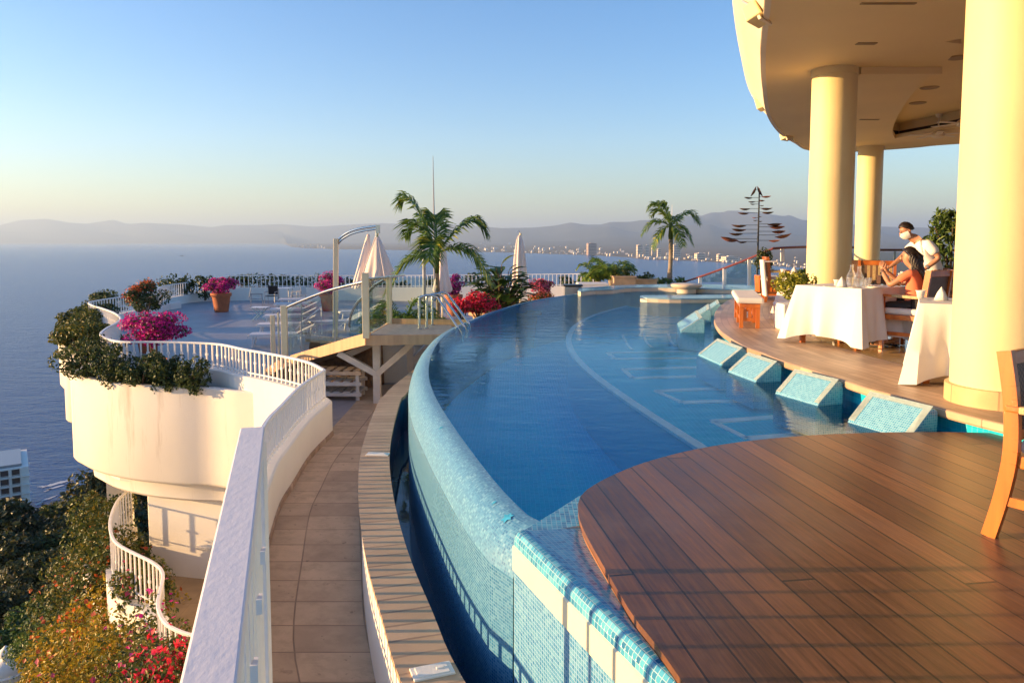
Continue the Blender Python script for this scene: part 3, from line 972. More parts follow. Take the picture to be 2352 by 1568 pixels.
mb.poly(soilo + [(p.x, p.y) for p in cv[1][::-1] if p.x < -4.6 and p.y < 18.3], -1.5, -1.34)
soilb = [(p.x, p.y) for p in offset(cB, -.13)]
mb.poly(soilb + [(p.x, p.y) for p in (cv[1] + cv[2][1:])[::-1] if 18.5 < p.y < 33 and p.x < -9.8], -1.5, -1.34)
mb.build("soil", M['soil'], PW, world=True)

# ------------------------------------------------------------------ railings with small block ornaments
def railing(name, path, h, spacing, label, group, r=0.013, top=(.05, .035), drop=.06, orn=True, post_ends=True, base=None):
    o0 = path[len(path) // 2]
    rt = root(name, (o0.x, o0.y, o0.z - h), label, "railing", group)
    pts = resample(path, spacing)
    ns = normals2(pts)
    mb = MB()
    mb.sweep(resample(path, .12), [(-top[0] / 2, -top[1]), (top[0] / 2, -top[1]), (top[0] / 2, -.006), (top[0] / 2 - .008, 0), (-top[0] / 2 + .008, 0), (-top[0] / 2, -.006)], rel=True, cprof=True)
    mb.build("top_rail", M['rail'], rt, world=True)
    mb = MB()
    mb.sweep(resample(path, .2), [(-.012, -h + drop - .012), (.012, -h + drop - .012), (.012, -h + drop + .012), (-.012, -h + drop + .012)], rel=True, cprof=True)
    mb.build("bottom_rail", M['rail'], rt, world=True)
    me = []
    for kind in (0, 1):
        b = MB()
        b.box((0, 0, -(h - .0) / 2 - .01), (2 * r, 2 * r, h - .02 - .0))
        if kind and orn:
            b.box((0, 0, -h * .48), (.055, .030, .045))
        q = b.build("baluster", M['rail'])
        me.append(q.data)
        bpy.data.objects.remove(q)
    rest = MB()
    for i, (p, nn) in enumerate(zip(pts, ns)):
        t = math.atan2(nn.y, nn.x) + math.pi / 2
        if i <= 99:
            b = bpy.data.objects.new("baluster", me[1 if i % 2 else 0])
            COL.objects.link(b)
            b.parent = rt
            b.location = Vector((p.x, p.y, p.z)) - rt.location
            b.rotation_euler = (0, 0, t)
        else:
            rest.box((p.x, p.y, p.z - h / 2 - .01), (2 * r, 2 * r, h - .02), (0, 0, t))
    if rest.v:
        q = rest.build("balusters", M['rail'], rt, world=True)
        q["kind"] = "stuff"
    return rt
GR = "white baluster railings around the sun terrace"
railing("terrace_railing", cv[0], .49, .125, "white baluster railing on the parapet along the narrow path", GR)
railing("terrace_railing", cv[1][:22], .49, .14, "white baluster railing section meeting the path railing at a sharp corner", GR)
railing("terrace_railing", cv[1][21:], .49, .135, "white S-curved railing winding behind the planter hedge", GR)
railing("terrace_railing", cv[2], .60, .19, "white railing along the seaward side beyond the orange bougainvillea", GR, r=.016)
railing("terrace_railing", cv[3], .60, .21, "long straight white railing at the back behind the terrace chairs", GR, r=.017)
railing("terrace_railing", cv[4], .60, .20, "white railing section at the back behind the closed parasol", GR, r=.017)

# foreground railing beside the camera
FR = root("stair_railing", (-.85, 2.2, -1.0), "thick white stair railing with broad flat top in the foreground", "railing")
u_ = at(580, 980, .65); w_ = at(477.5, 1568, .65)
dirn = (w_ - u_).normalized()
near = u_ + dirn * 3.0
mb = MB()
m = N("thick_white_paint")
nz = m.noise(16, 5, m.mapping(m.coord(), rot=(0, 0, R(16)), scale=(2.2, 1, 1)), .6)
m.pr(Base_Color=m.mix(m.noise(3, 3), (0.72, 0.70, 0.70), (0.80, 0.78, 0.77)), Roughness=.5)
m.bump(nz, .38, .004)
mb.bar(u_ - Vector((0, 0, .03)), near - Vector((0, 0, .03)), .102, .06)
mb.build("top_rail", m.m, FR, world=True, bevel=.006)
mb = MB()
pp = u_ + dirn * .03
mb.bar((pp.x + .028, pp.y, .588), (pp.x + .028, pp.y, -1.5), .05, .05, up=(0, 1, 0))
mb.build("end_post", M['rail'], FR, world=True, bevel=.004)
rgt = Vector((-dirn.y, dirn.x, 0))
for i in range(1, 13):
    p = u_ + dirn * (.03 + .215 * i) + Vector((.02, 0, 0))
    mb = MB()
    mb.bar((p.x, p.y, .588), (p.x, p.y, -.9), .026, .026, up=(0, 1, 0))
    if i % 2:
        zc = .17
        mb.box((p.x, p.y, zc), (.058, .05, .055), (0, 0, R(16)))
    mb.build("baluster", M['rail'], FR, world=True)
mb = MB()
mb.bar(u_ + Vector((0.02, 0, -1.56)), near + Vector((0.02, 0, -1.56)), .04, .04)
mb.build("bottom_rail", M['rail'], FR, world=True)

# ------------------------------------------------------------------ lower storey and balcony
lowP = [(300, 1118), (272, 1145), (256, 1180), (253, 1212), (266, 1243), (305, 1266), (350, 1288), (374, 1312), (369, 1350), (362, 1388), (380, 1428), (410, 1445), (450, 1458), (500, 1470)]
lr = resample(spline([at(x, y, -3.75) for x, y in lowP], 10), .2)
LB = root("lower_balcony", (-6.0, 11.5, -4.75), "cream lower balcony storey tucked under the terrace", "balcony")
mb = MB()
fo = [(p.x, p.y) for p in offset(lr, -.0)] + [(-2.2, 9.0), (-2.2, 14.5), (-7.5, 17.5)]
mb.poly(fo, -5.6, -5.28)
M['lowfloor'] = tiles("balcony_tile", (0.44, 0.30, 0.16), (0.40, 0.27, 0.14), (0.3, 0.2, 0.1), .5, .5, .006, .6, vecname="Object", bump=.1)
mb.build("balcony_floor", M['lowfloor'], LB, world=True)
mb = MB()
mb.sweep(lr, [(-.10, -5.3), (-.10, -4.62), (.10, -4.62), (.10, -9.5)], caps=False)
mb.build("balcony_kerb", M['white'], LB, world=True)
mb = MB()
wl = [Vector((-7.45, 17.5, 0)), Vector((-7.42, 14.89, 0)), Vector((-7.35, 14.77, 0)), Vector((-3.4, 13.9, 0)), Vector((-2.75, 12.4, 0)), Vector((-2.55, 7.0, 0))]
mb.sweep(wl, [(0, -5.32), (0, -1.85)], caps=False)
mb.build("inner_wall", M['white'], LB, world=True)
mb = MB()
for (a_, b_2) in (((-6.30, 14.53), (-5.55, 14.364)), ((-5.2, 14.287), (-4.4, 14.11))):
    A, B = Vector((*a_, 0)), Vector((*b_2, 0))
    n_ = Vector(((B - A).y, -(B - A).x, 0)).normalized() * -.012
    for z0, z1 in ((-4.35, -4.33), (-3.6, -3.58)):
        pass
    mb.bar(A + Vector((0, -.02, -4.62)), B + Vector((0, -.02, -4.62)), .03, .035)
    mb.bar(B + Vector((0, -.02, -4.62)), B + Vector((0, -.02, -3.3)), .035, .03)
mb.build("wall_moulding", M['white'], LB, world=True)
mb = MB()
core = [Vector((-9.6, 24, 0)), Vector((-8.4, 18.5, 0)), Vector((-7.6, 16.6, 0)), Vector((-6.6, 16.0, 0))]
mb.sweep(resample(spline(core, 6), .4), [(0, -12), (0, -3.45)], caps=False)
cc = at(240, 1140, -4.2)
mb.box((-9.05, 16.9, -6.8), (.5, .5, 6.9), (0, 0, .4))
mb.build("support_wall", M['white'], LB, world=True)
railing("balcony_railing", lr, .80, .15, "white S-curved balcony railing on the lower storey", "lower balcony railings", r=.012, drop=.10)

# ------------------------------------------------------------------ roof canopy
cP = [(1775, -60), (1768, 0), (1760, 70), (1756, 123), (1758, 193), (1768, 264), (1796, 306), (1830, 328), (1865, 344.6)]
CZ = 4.13
ce = [Vector((2.2, 5.4, CZ))] + [at(x, y, CZ) for x, y in cP] + [at(1969, 347, CZ), at(2004, 345, CZ), at(2100, 338, CZ), at(2201, 329, CZ), Vector((17, 17.5, CZ)), Vector((22, 13, CZ))]
ce = [Vector((2.05, 2.0, CZ))] + ce
ce3 = resample(spline(ce, 12), .3)
ROOF = root("roof_canopy", (9, 11, FZ), "broad curved cream roof sheltering the poolside restaurant", "roof")
hole = [Vector((10.6, 9.0, CZ)), at(2230, 88, CZ), at(2210, 105, CZ), at(2165, 150, CZ), at(2100, 210, CZ), at(2065, 262, CZ), at(2053, 288, CZ), at(2050, 305, CZ), at(2056, 318, CZ), at(2130, 305, CZ), at(2205, 290, CZ), Vector((15.5, 14.2, CZ)), Vector((16, 9, CZ))]
h3 = resample(spline(hole[:9], 8), .3) + [hole[9], hole[10], hole[11], hole[12]]
# soffit with a hole: bridge outer loop to the hole
outer = [(p.x, p.y) for p in ce3] + [(22, 0.5), (2.3, 0.5)]
def ring_with_hole(outer, hole):
    bm = bmesh.new()
    def loop(pts):
        vs = [bm.verts.new((x, y, 0)) for x, y in pts]
        return [bm.edges.new((vs[i], vs[(i + 1) % len(vs)])) for i in range(len(vs))]
    es = loop(outer) + loop(hole)
    bmesh.ops.triangle_fill(bm, use_beauty=True, use_dissolve=False, edges=es)
    out_v = [v.co.copy() for v in bm.verts]
    out_f = [tuple(v.index for v in f.verts) for f in (bm.verts.index_update() or bm.faces)]
    bm.free()
    return out_v, out_f
vs, fs = ring_with_hole(outer, [(p.x, p.y) for p in h3])
def inside(x, y, poly):
    c = False
    for (x0, y0), (x1, y1) in zip(poly, poly[1:] + poly[:1]):
        if (y0 > y) != (y1 > y) and x < (x1 - x0) * (y - y0) / (y1 - y0) + x0:
            c = not c
    return c
hp = [(p.x, p.y) for p in h3]
fs = [f for f in fs if not inside(sum(vs[i].x for i in f) / 3, sum(vs[i].y for i in f) / 3, hp)]
mb = MB(); mb.add([(v.x, v.y, CZ) for v in vs], fs)
mb.build("soffit", M['ceil'], ROOF, world=True)
mb = MB()
mb.sweep(h3, [(0, CZ), (0, CZ + .10), (.16, CZ + .10), (.16, CZ + .42)], closed=True, caps=False)
mb.poly([(p.x, p.y) for p in offset(h3, .17, True)], CZ + .40)
mb.build("ceiling_recess", M['ceil'], ROOF, world=True)
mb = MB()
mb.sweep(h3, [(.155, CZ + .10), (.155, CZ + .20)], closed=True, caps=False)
mb.build("painted_shadow_gap", M['dark'], ROOF, world=True)  # near-black strip: shade above the recess ledge put in as colour
mb = MB()
mb.sweep(ce3, [(0.06, CZ - .0), (0.03, CZ + .02), (.30, CZ + .40), (.42, CZ + .52), (.44, CZ + .62), (.2, CZ + .66), (-1, CZ + .7)], caps=False)
mb.build("fascia", M['fascia'], ROOF, smooth=True, world=True)
mb = MB()
mb.sweep(ce3, [(-.02, CZ - .02), (.05, CZ - .02), (.05, CZ + .025), (-.02, CZ + .0)], cprof=True)
mb.build("drip_edge", M['fascia'], ROOF, world=True)
mb = MB(); mb.poly([(p.x, p.y) for p in offset(ce3, .1)] + [(22, .5), (2.3, .5)], CZ + .60, CZ + .72)
mb.build("roof_slab", M['fascia'], ROOF, world=True)
mb = MB()                                   # shallow step across the soffit
A, B = at(1975, 156, CZ), at(2160, 156, CZ)
mb.bar(A - Vector((.0, 0, .05)), B - Vector((0, 0, .05)), .10, .11)
mb.build("ceiling_beam", M['ceil'], ROOF, world=True)
for (x, y, w, d) in ((2040, 9, .62, .05), (1990, 101, .26, .10), (2045, 205, 0, 0), (1997, 275, .42, .06), (2106, 237, 0, 0)):
    if w:
        p = at(x, y, CZ - .006)
        mb = MB(); mb.box(p, (w, d, .012)).box(p - Vector((0, 0, .004)), (w * .9, d * .4, .012))
        mb.build("air_slot", M['fitting'], ROOF, world=True)
for (x, y) in ((2135, 202), (2108, 237), (2200, 133)):
    p = at(x, y, CZ + .394)
    mb = MB(); mb.lathe([(0.0, 0.0), (.16, 0), (.18, .012), (.18, .02)], p - Vector((0, 0, .012)), 20)
    mb.build("recessed_light", M['fitting'], ROOF, world=True)

def column(x, y, r, label, base=True):
    rt = root("column", (x, y, FZ), label, "column", "round yellow columns under the roof")
    mb = MB(); mb.lathe([(r, .12), (r, CZ - FZ - .10), (r + .015, CZ - FZ - .10), (r + .015, CZ - FZ)], seg=56)
    mb.build("shaft", M['column'], rt, smooth=True)
    mb = MB(); mb.lathe([(r + .035, .0), (r + .035, .145), (r + .02, .15), (r * .9, .15)], seg=56)
    m = tiles("column_base_tile", (0.60, 0.42, 0.20), (0.50, 0.34, 0.15), (0.3, 0.2, 0.1), .22, .4, .006, .5, vecname="Object", bump=.1) if 'cbase' not in M else M['cbase']
    M['cbase'] = m
    mb.build("base", m, rt, smooth=True)
    return rt
p1 = at(2150, 917, FZ)
column(4.035, 6.12, .365, "nearest massive yellow column beside the timber deck")
cx2 = 12.0
column((1906 - 1176) / FPX * 11.95, 12.0, .335, "yellow column behind the table with the carafes")
column((1979 - 1176) / FPX * 21.9, 21.6, .335, "farthest yellow column, half hidden behind another")
# ================================================================== PLANTS
def blob(n, rad, clumps=14, spread=.34, hollow=.55, flat_bottom=False, seed=None):
    """positions and outward normals of leaves gathered in clumps through an uneven ellipsoid"""
    g = np.random.default_rng(seed if seed is not None else rng.integers(1 << 30))
    c = g.normal(0, 1, (clumps, 3))
    c /= np.linalg.norm(c, axis=1)[:, None]
    c *= g.uniform(hollow, .82, (clumps, 1))
    if flat_bottom: c[:, 2] = np.abs(c[:, 2]) * 1.0 - .25
    k = g.integers(0, clumps, n)
    cs = g.uniform(.6, 1.25, clumps)
    d = g.normal(0, 1, (n, 3))
    d /= np.linalg.norm(d, axis=1)[:, None]
    p = c[k] + d * (spread * cs[k] * g.uniform(.55, 1.05, n) ** .6)[:, None]
    nr = d * .8 + c[k] * .5
    nr[:, 2] += .35
    r = np.array(rad)
    return p * r, nr / (np.linalg.norm(nr, axis=1)[:, None] + 1e-9)

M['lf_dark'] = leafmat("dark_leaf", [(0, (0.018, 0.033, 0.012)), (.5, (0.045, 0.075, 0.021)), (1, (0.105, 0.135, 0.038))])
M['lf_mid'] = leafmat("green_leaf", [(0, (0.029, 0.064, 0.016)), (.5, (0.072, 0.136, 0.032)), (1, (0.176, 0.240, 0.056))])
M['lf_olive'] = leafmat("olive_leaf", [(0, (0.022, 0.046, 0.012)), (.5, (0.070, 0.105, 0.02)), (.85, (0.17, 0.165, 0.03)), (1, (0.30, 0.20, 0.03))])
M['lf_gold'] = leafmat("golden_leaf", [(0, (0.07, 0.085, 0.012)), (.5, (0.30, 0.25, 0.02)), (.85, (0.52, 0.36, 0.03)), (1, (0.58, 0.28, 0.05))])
M['lf_lime'] = leafmat("yellow_green_leaf", [(0, (0.072, 0.108, 0.012)), (.5, (0.228, 0.252, 0.024)), (1, (0.480, 0.432, 0.060))])
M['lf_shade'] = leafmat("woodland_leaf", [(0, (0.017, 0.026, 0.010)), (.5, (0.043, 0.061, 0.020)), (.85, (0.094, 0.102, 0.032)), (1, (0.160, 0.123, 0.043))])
M['fl_magenta'] = leafmat("magenta_petal", [(0, (0.220, 0.005, 0.100)), (.5, (0.520, 0.012, 0.220)), (1, (0.750, 0.060, 0.360))], trans=.35)
M['fl_purple'] = leafmat("purple_petal", [(0, (0.130, 0.008, 0.100)), (.5, (0.300, 0.015, 0.200)), (1, (0.480, 0.040, 0.300))], trans=.35)
M['fl_red'] = leafmat("red_petal", [(0, (0.450, 0.010, 0.030)), (.5, (0.720, 0.025, 0.060)), (1, (0.800, 0.060, 0.160))], trans=.35)
M['fl_orange'] = leafmat("orange_petal", [(0, (0.400, 0.060, 0.020)), (.5, (0.600, 0.150, 0.030)), (1, (0.700, 0.160, 0.120))], trans=.35)
M['fl_pink'] = leafmat("pink_petal", [(0, (0.450, 0.040, 0.100)), (.5, (0.660, 0.100, 0.180)), (1, (0.750, 0.220, 0.260))], trans=.35)
M['lf_palm'] = leafmat("palm_leaf", [(0, (0.045, 0.105, 0.02)), (.5, (0.13, 0.23, 0.042)), (.8, (0.30, 0.35, 0.06)), (1, (0.62, 0.52, 0.06))], rough=.35, trans=.4)

def pot_mesh(r, h):
    mb = MB()
    mb.lathe([(r * .62, 0), (r * .68, .02), (r * .88, h * .80), (r * .90, h * .82), (r * 1.0, h * .83), (r * 1.03, h * .97), (r * .99, h), (r * .86, h), (r * .84, h * .9)], seg=28)
    return mb
def stems(mb, n, h0, h1, spread, r):
    for i in range(n):
        a = random.random() * 6.28
        q = spread * (.3 + .7 * random.random())
        mb.tube([(0.03 * math.cos(a), .03 * math.sin(a), h0), (q * .35 * math.cos(a), q * .35 * math.sin(a), (h0 + h1) / 2), (q * math.cos(a), q * math.sin(a), h1)], [r, r * .8, r * .4], 5)
def bougain(loc, R_, H, leafm, flowm, label, pot=None, nl=1100, nf=1700, stem=.35, ls=.07, cover=1.0, group="flowering shrubs in pots on the terrace", name="potted_bougainvillea", cat="flowering shrub", flat=True, side=0.0):
    """crown centre at pot height + stem + H"""
    rt = root(name, loc, label, cat, group)
    z = 0
    if pot:
        q = pot_mesh(*pot).build("pot", M['terracotta'], rt, smooth=True)
        sb = MB(); sb.lathe([(pot[0] * .85, 0), (0.0, .01)], (0, 0, pot[1] * .9), 20); sb.build("soil", M['soil'], rt)
        z = pot[1] * .9
    mb = MB(); stems(mb, 7, z, z + stem + H * .7, R_ * .6, .022)
    mb.build("stem", M['bark'], rt)
    sd_ = int(rng.integers(1 << 30))
    ctr = np.array([0, 0, z + stem + H * .75])
    p, nr = blob(nl, (R_ * .92, R_ * .92, H * .9), 22, .36, .45, flat, seed=sd_)
    mb = MB(); mb.leaves(p + ctr, nr, ls * 1.1)
    mb.build("foliage", leafm, rt)
    p, nr = blob(nf, (R_, R_, H), 22, .38, .5, flat, seed=sd_)
    if cover < 1:
        k = (p[:, 2] / H + rng.normal(0, .35, nf)) - side * p[:, 0] / R_ > (1 - 2 * cover)
        p, nr = p[k], nr[k]
    mb = MB(); mb.leaves(p + ctr, nr, ls * .95, wid=.85)
    mb.build("blossoms", flowm, rt)
    return rt
TB = lambda px, py: at(px, py, TZ)
# terrace pots
b = dp(356, 832, 15.6); b.z = TZ
bougain(b, .68, .36, M['lf_dark'], M['fl_magenta'], "broad magenta bougainvillea in a terracotta pot just inside the curved railing", (.28, .52), 1500, 3700, .46, .055, flat=False)
b = dp(335, 760, 20.0); b.z = TZ
bougain(b, .64, .46, M['lf_dark'], M['fl_orange'], "round dark bougainvillea with orange blossom on its seaward side", (.26, .5), 3600, 1900, .70, .06, cover=.30, side=.9, flat=False)
b = TB(509, 716)
bougain(b, .68, .42, M['lf_dark'], M['fl_magenta'], "magenta bougainvillea in a tall terracotta pot standing alone on the open terrace", (.42, .80), 1400, 2300, .12, .07, flat=False)
b = dp(755, 680, 32); b.z = TZ
bougain(b, .66, .46, M['lf_dark'], M['fl_magenta'], "magenta bougainvillea behind the slender cantilever pole", (.4, .75), 1300, 2200, .18, .07, flat=False)
b = TB(1040, 703)
b = dp(1042, 690, 30); b.z = TZ
bougain(b, .52, .42, M['lf_dark'], M['fl_purple'], "purple bougainvillea in a terracotta pot beside the first palm", (.36, .85), 1100, 2000, .16, .065, flat=False)
b = dp(1243, 680, 29); b.z = TZ
bougain(b, .50, .36, M['lf_dark'], M['fl_pink'], "pink bougainvillea in a pot to the right of the thin closed parasol", (.34, .8), 1100, 1800, .22, .065, flat=False)
b = dp(1243, 692, 22.5); b.z = -.72
bougain(b, .50, .26, M['lf_olive'], M['fl_orange'], "low shrub with orange and pink blossom at the far pool rim", None, 900, 700, .25, .06, cover=.55, group="flowering shrubs at the pool edge", name="flowering_shrub")
b = dp(1100, 735, 17.0); b.z = -.52
bougain(b, .50, .40, M['lf_dark'], M['fl_red'], "bright red bougainvillea spilling beside the pool ladder", None, 700, 2000, .22, .06, group="flowering shrubs at the pool edge", name="flowering_shrub")
b = dp(1062, 722, 16.4); b.z = -.55
bougain(b, .26, .26, M['lf_dark'], M['fl_red'], "small red bougainvillea behind the ladder handrails", None, 260, 700, .38, .055, group="flowering shrubs at the pool edge", name="flowering_shrub")

def bush(loc, rad, n, mat, label, cat="shrub", group=None, ls=.07, name="shrub", clumps=18, flow=None, nf=0, seed=None, hollow=.5, wid=.5):
    rt = root(name, loc, label, cat, group)
    mb = MB(); stems(mb, 5, -.1, rad[2] * 1.1, min(rad[0], rad[1]) * .6, .015 + .01 * rad[2])
    mb.build("stem", M['bark'], rt)
    p, nr = blob(n, rad, clumps, .38, hollow, seed=seed)
    mb = MB(); mb.leaves(p + np.array([0, 0, rad[2] * .9]), nr, ls, wid=wid)
    mb.build("foliage", mat, rt)
    if flow:
        p, nr = blob(nf * 3, rad, clumps, .42, hollow, seed=seed)
        q_ = p / np.array(rad)
        k = np.argsort(q_[:, 1] * .9 - q_[:, 2] * .8 - q_[:, 0] * .3 + rng.normal(0, .35, len(p)) + .5 * np.sin(q_[:, 0] * 7 + 1) * np.cos(q_[:, 2] * 6))[:nf]
        mb = MB(); mb.leaves(p[k] + np.array([0, 0, rad[2] * .9]), nr[k], ls, wid=.9)
        mb.build("blossoms", flow, rt)
    return rt
# planter hedge: one shrub after another along the two rounded planters
HG = "clipped hedge shrubs in the rounded planters"
HL = [(205, 860, 14.9, (.62, .5, 0.49), "hedge shrub at the outer bulge of the near planter"),
      (262, 870, 14.4, (.52, .45, 0.48), "dense hedge shrub beside the bulge of the near planter"),
      (325, 878, 14.1, (.50, .42, 0.41), "dark hedge shrub in front of the magenta bougainvillea pot"),
      (378, 884, 14.0, (.38, .36, 0.44), "taller pointed hedge shrub near the terracotta pot"),
      (405, 886, 13.9, (.26, .26, 0.13), "low sprawling plant on the planter soil"),
      (446, 886, 13.75, (.34, .32, 0.41), "separate upright hedge shrub nearest the path end of the planter"),
      (185, 800, 17.6, (.62, .6, 0.49), "hedge shrub in the notch between the two planters"),
      (190, 770, 19.6, (.75, .7, 0.48), "wide hedge shrub in the outer planter facing the sea"),
      (235, 765, 18.6, (.65, .6, 0.40), "yellowing hedge shrub behind the S-bend of the railing"),
      (185, 735, 22.0, (.75, .8, 0.48), "hedge shrub at the seaward bend of the outer planter"),
      (215, 712, 25.0, (.8, 1.0, 0.40), "low hedge shrub outside the seaward railing"),
      (262, 688, 29.5, (1.0, 1.2, 0.49), "dark hedge shrub rising behind the orange bougainvillea")]
for i, (px, py, Y, rad, lb) in enumerate(HL):
    b = dp(px, py, Y); b.z = -1.36
    mat = M['lf_olive'] if i in (7, 8, 6, 9) else M['lf_dark']
    r_ = bush(b, rad, int(2100 * (rad[0] / .5) ** 1.2), mat, lb, "hedge shrub", HG, ls=.075 if Y < 16 else .09, name="hedge_shrub")
# hedge plants seen through and over the back railing
for i, (px, wd, top) in enumerate([(385, 1.0, .1), (428, .45, .12), (470, .8, .2), (552, .8, .05), (590, .9, .12), (622, .9, .10), (652, .75, .12), (690, 1.0, .1), (720, .7, .05), (790, .8, .05), (840, .9, .05), (905, .9, .05), (1000, .8, .05), (1085, .9, .08), (1140, 1.0, .04), (1290, .9, .04), (1330, .8, .06), (1365, .7, .05)]):
    b = dp(px, 660, 38.9 if px > 480 else 36.5); b.z = -1.35
    bush(b, (wd, .55, .50 + top), 520, M['lf_dark'], "dark shrub growing outside the back railing", "shrub", "shrubs outside the back railing", ls=.16, name="outer_shrub", clumps=12)

# ------------------------------------------------------------------ palms
def frond_mesh(L, rise, droop, nleaf=34, ll=.42, wid=.046, twist=0.0):
    mb = MB()
    pts = []
    for i in range(15):
        t = i / 14
        pts.append(Vector((L * (t * .86 + .06 * math.sin(t * 3)), 0, rise * math.sin(min(1, t * 1.15) * 1.7) - droop * t ** 2.2)))
    mb.tube(pts, [.022 * (1 - .8 * i / 14) + .004 for i in range(15)], 5)
    for i in range(nleaf):
        t = .10 + .90 * i / nleaf
        f = t * 14
        k = min(13, int(f))
        p = pts[k].lerp(pts[k + 1], f - k)
        tg = (pts[k + 1] - pts[k]).normalized()
        for s in (-1, 1):
            l = ll * (.45 + .75 * math.sin(math.pi * min(1, t * .9 + .12))) * random.uniform(.85, 1.15)
            up = random.uniform(-.25, .55)
            d = (tg * .75 + Vector((0, s, 0)) * .9 + Vector((0, 0, up))).normalized()
            q1 = p + d * l * .5
            q2 = p + d * l + Vector((0, 0, -l * .35))
            w = wid * .5
            a = tg * w
            b2 = len(mb.f)
            mb.add([p - a * .5, p + a * .5, q1 + a, q1 - a], [(0, 1, 2, 3)])
            mb.add([q1 - a, q1 + a, q2], [(0, 1, 2)])
            tv = random.random() * .75 + (.25 if random.random() < .15 else 0)
            mb.tint += [(b2, tv), (b2 + 1, tv)]
    return mb
def palm(loc, label, h, trunk_r, fronds, name="palm_tree", fl=1.0, shaft=True, nleaf=34, ll=.42, group=None):
    rt = root(name, loc, label, "palm", group)
    mb = MB()
    pts, rs = [], []
    for i in range(25):
        t = i / 24
        pts.append((.05 * math.sin(t * 2.4), .03 * math.sin(t * 3), h * t))
        rs.append(trunk_r * (1.35 - .45 * min(1, t * 3)) * (1 + (.05 if i % 2 else -.02)))
    mb.tube(pts, rs, 12); mb.build("trunk", M['trunk'], rt)
    top = Vector(pts[-1])
    if shaft:
        mb = MB(); mb.lathe([(trunk_r * .95, -.05), (trunk_r * 1.15, .08), (trunk_r * .9, .38), (trunk_r * .5, .55)], top, 12)
        mb.build("crownshaft", M['lf_lime'], rt, smooth=True)
    for (az, L, rise, droop) in fronds:
        o = frond_mesh(L * fl, rise * fl, droop * fl, nleaf, ll * fl).build("frond", M['lf_palm'], rt)
        o.location = top + Vector((0, 0, .42 if shaft else .0))
        o.rotation_euler = (0, random.uniform(-.08, .08), az)
    return rt
b = dp(1001, 690, 17.5); b.z = -1.3
palm(b, "tall palm with arching fronds beside the glass-railed platform", 2.05, .052,
     [(R(172), .85, 1.30, .25), (R(160), .85, .85, .5), (R(8), 1.2, .95, .5), (R(-14), 1.35, .30, .95), (R(190), 1.2, .02, .95), (R(100), .7, .95, .3), (R(-100), .7, .45, .6)], nleaf=66, ll=.44, fl=1.12)
b = dp(1537, 648, 27.5)
palm(b, "slender palm with pale trunk behind the spa wall", 1.62, .085,
     [(R(178), 1.0, .95, .35), (R(150), .9, .75, .4), (R(185), 1.25, .35, .75), (R(8), 1.3, .75, .75), (R(-20), .95, .1, .8), (R(-160), .9, .0, .8), (R(-60), .8, .0, .7), (R(70), 1.1, .6, .5), (R(200), .7, .9, .2)], fl=1.0, nleaf=40, ll=.40)
# short stocky cycad-like palms in the corner
for (px, Y, lb, sc) in ((1370, 27.5, "low bushy palm with dark stiff fronds, the shorter of the pair", .85), (1402, 26.8, "low bushy palm with yellow tipped fronds above the stone planter", 1.0)):
    b = dp(px, 650, Y); b.z = -.55
    fr_ = [(k * 2.4 + .3, random.uniform(.85, 1.15), random.uniform(.3, 1.0), random.uniform(.1, .55)) for k in range(15)]
    palm(b, lb, .62 * sc, .13, fr_, fl=.95 * sc, shaft=False, nleaf=26, ll=.34, name="short_palm")

# areca clumps behind the glass of the platform
def areca(loc, h, label, n=9, mat='lf_palm'):
    rt = root("areca_palm", loc, label, "plant", "feathery plants behind the glass railing")
    mb = MB()
    for k in range(n):
        a = k * 2.4
        mb.tube([(0.04 * math.cos(a), .04 * math.sin(a), 0), (.10 * math.cos(a), .10 * math.sin(a), h * .4)], .012, 5)
    mb.build("stem", M['lf_lime'], rt)
    for k in range(n):
        o = frond_mesh(h * random.uniform(.45, .7), h * random.uniform(.35, .6), h * random.uniform(.15, .4), 20, .26, .03).build("frond", M[mat], rt)
        o.location = (.05 * math.cos(k * 2.4), .05 * math.sin(k * 2.4), h * .38)
        o.rotation_euler = (0, -.25, k * 2.4)
    return rt
for (px, Y, h, lb) in ((875, 16.6, 1.35, "feathery palm clump behind the left glass panel"), (920, 16.2, 1.7, "tall feathery palm clump behind the middle of the glass"), (958, 16.0, 1.45, "yellow-green palm clump behind the pool ladder")):
    b = dp(px, 760, Y); b.z = TZ + .15
    areca(b, h, lb, 10, 'lf_lime' if px > 930 else 'lf_palm')

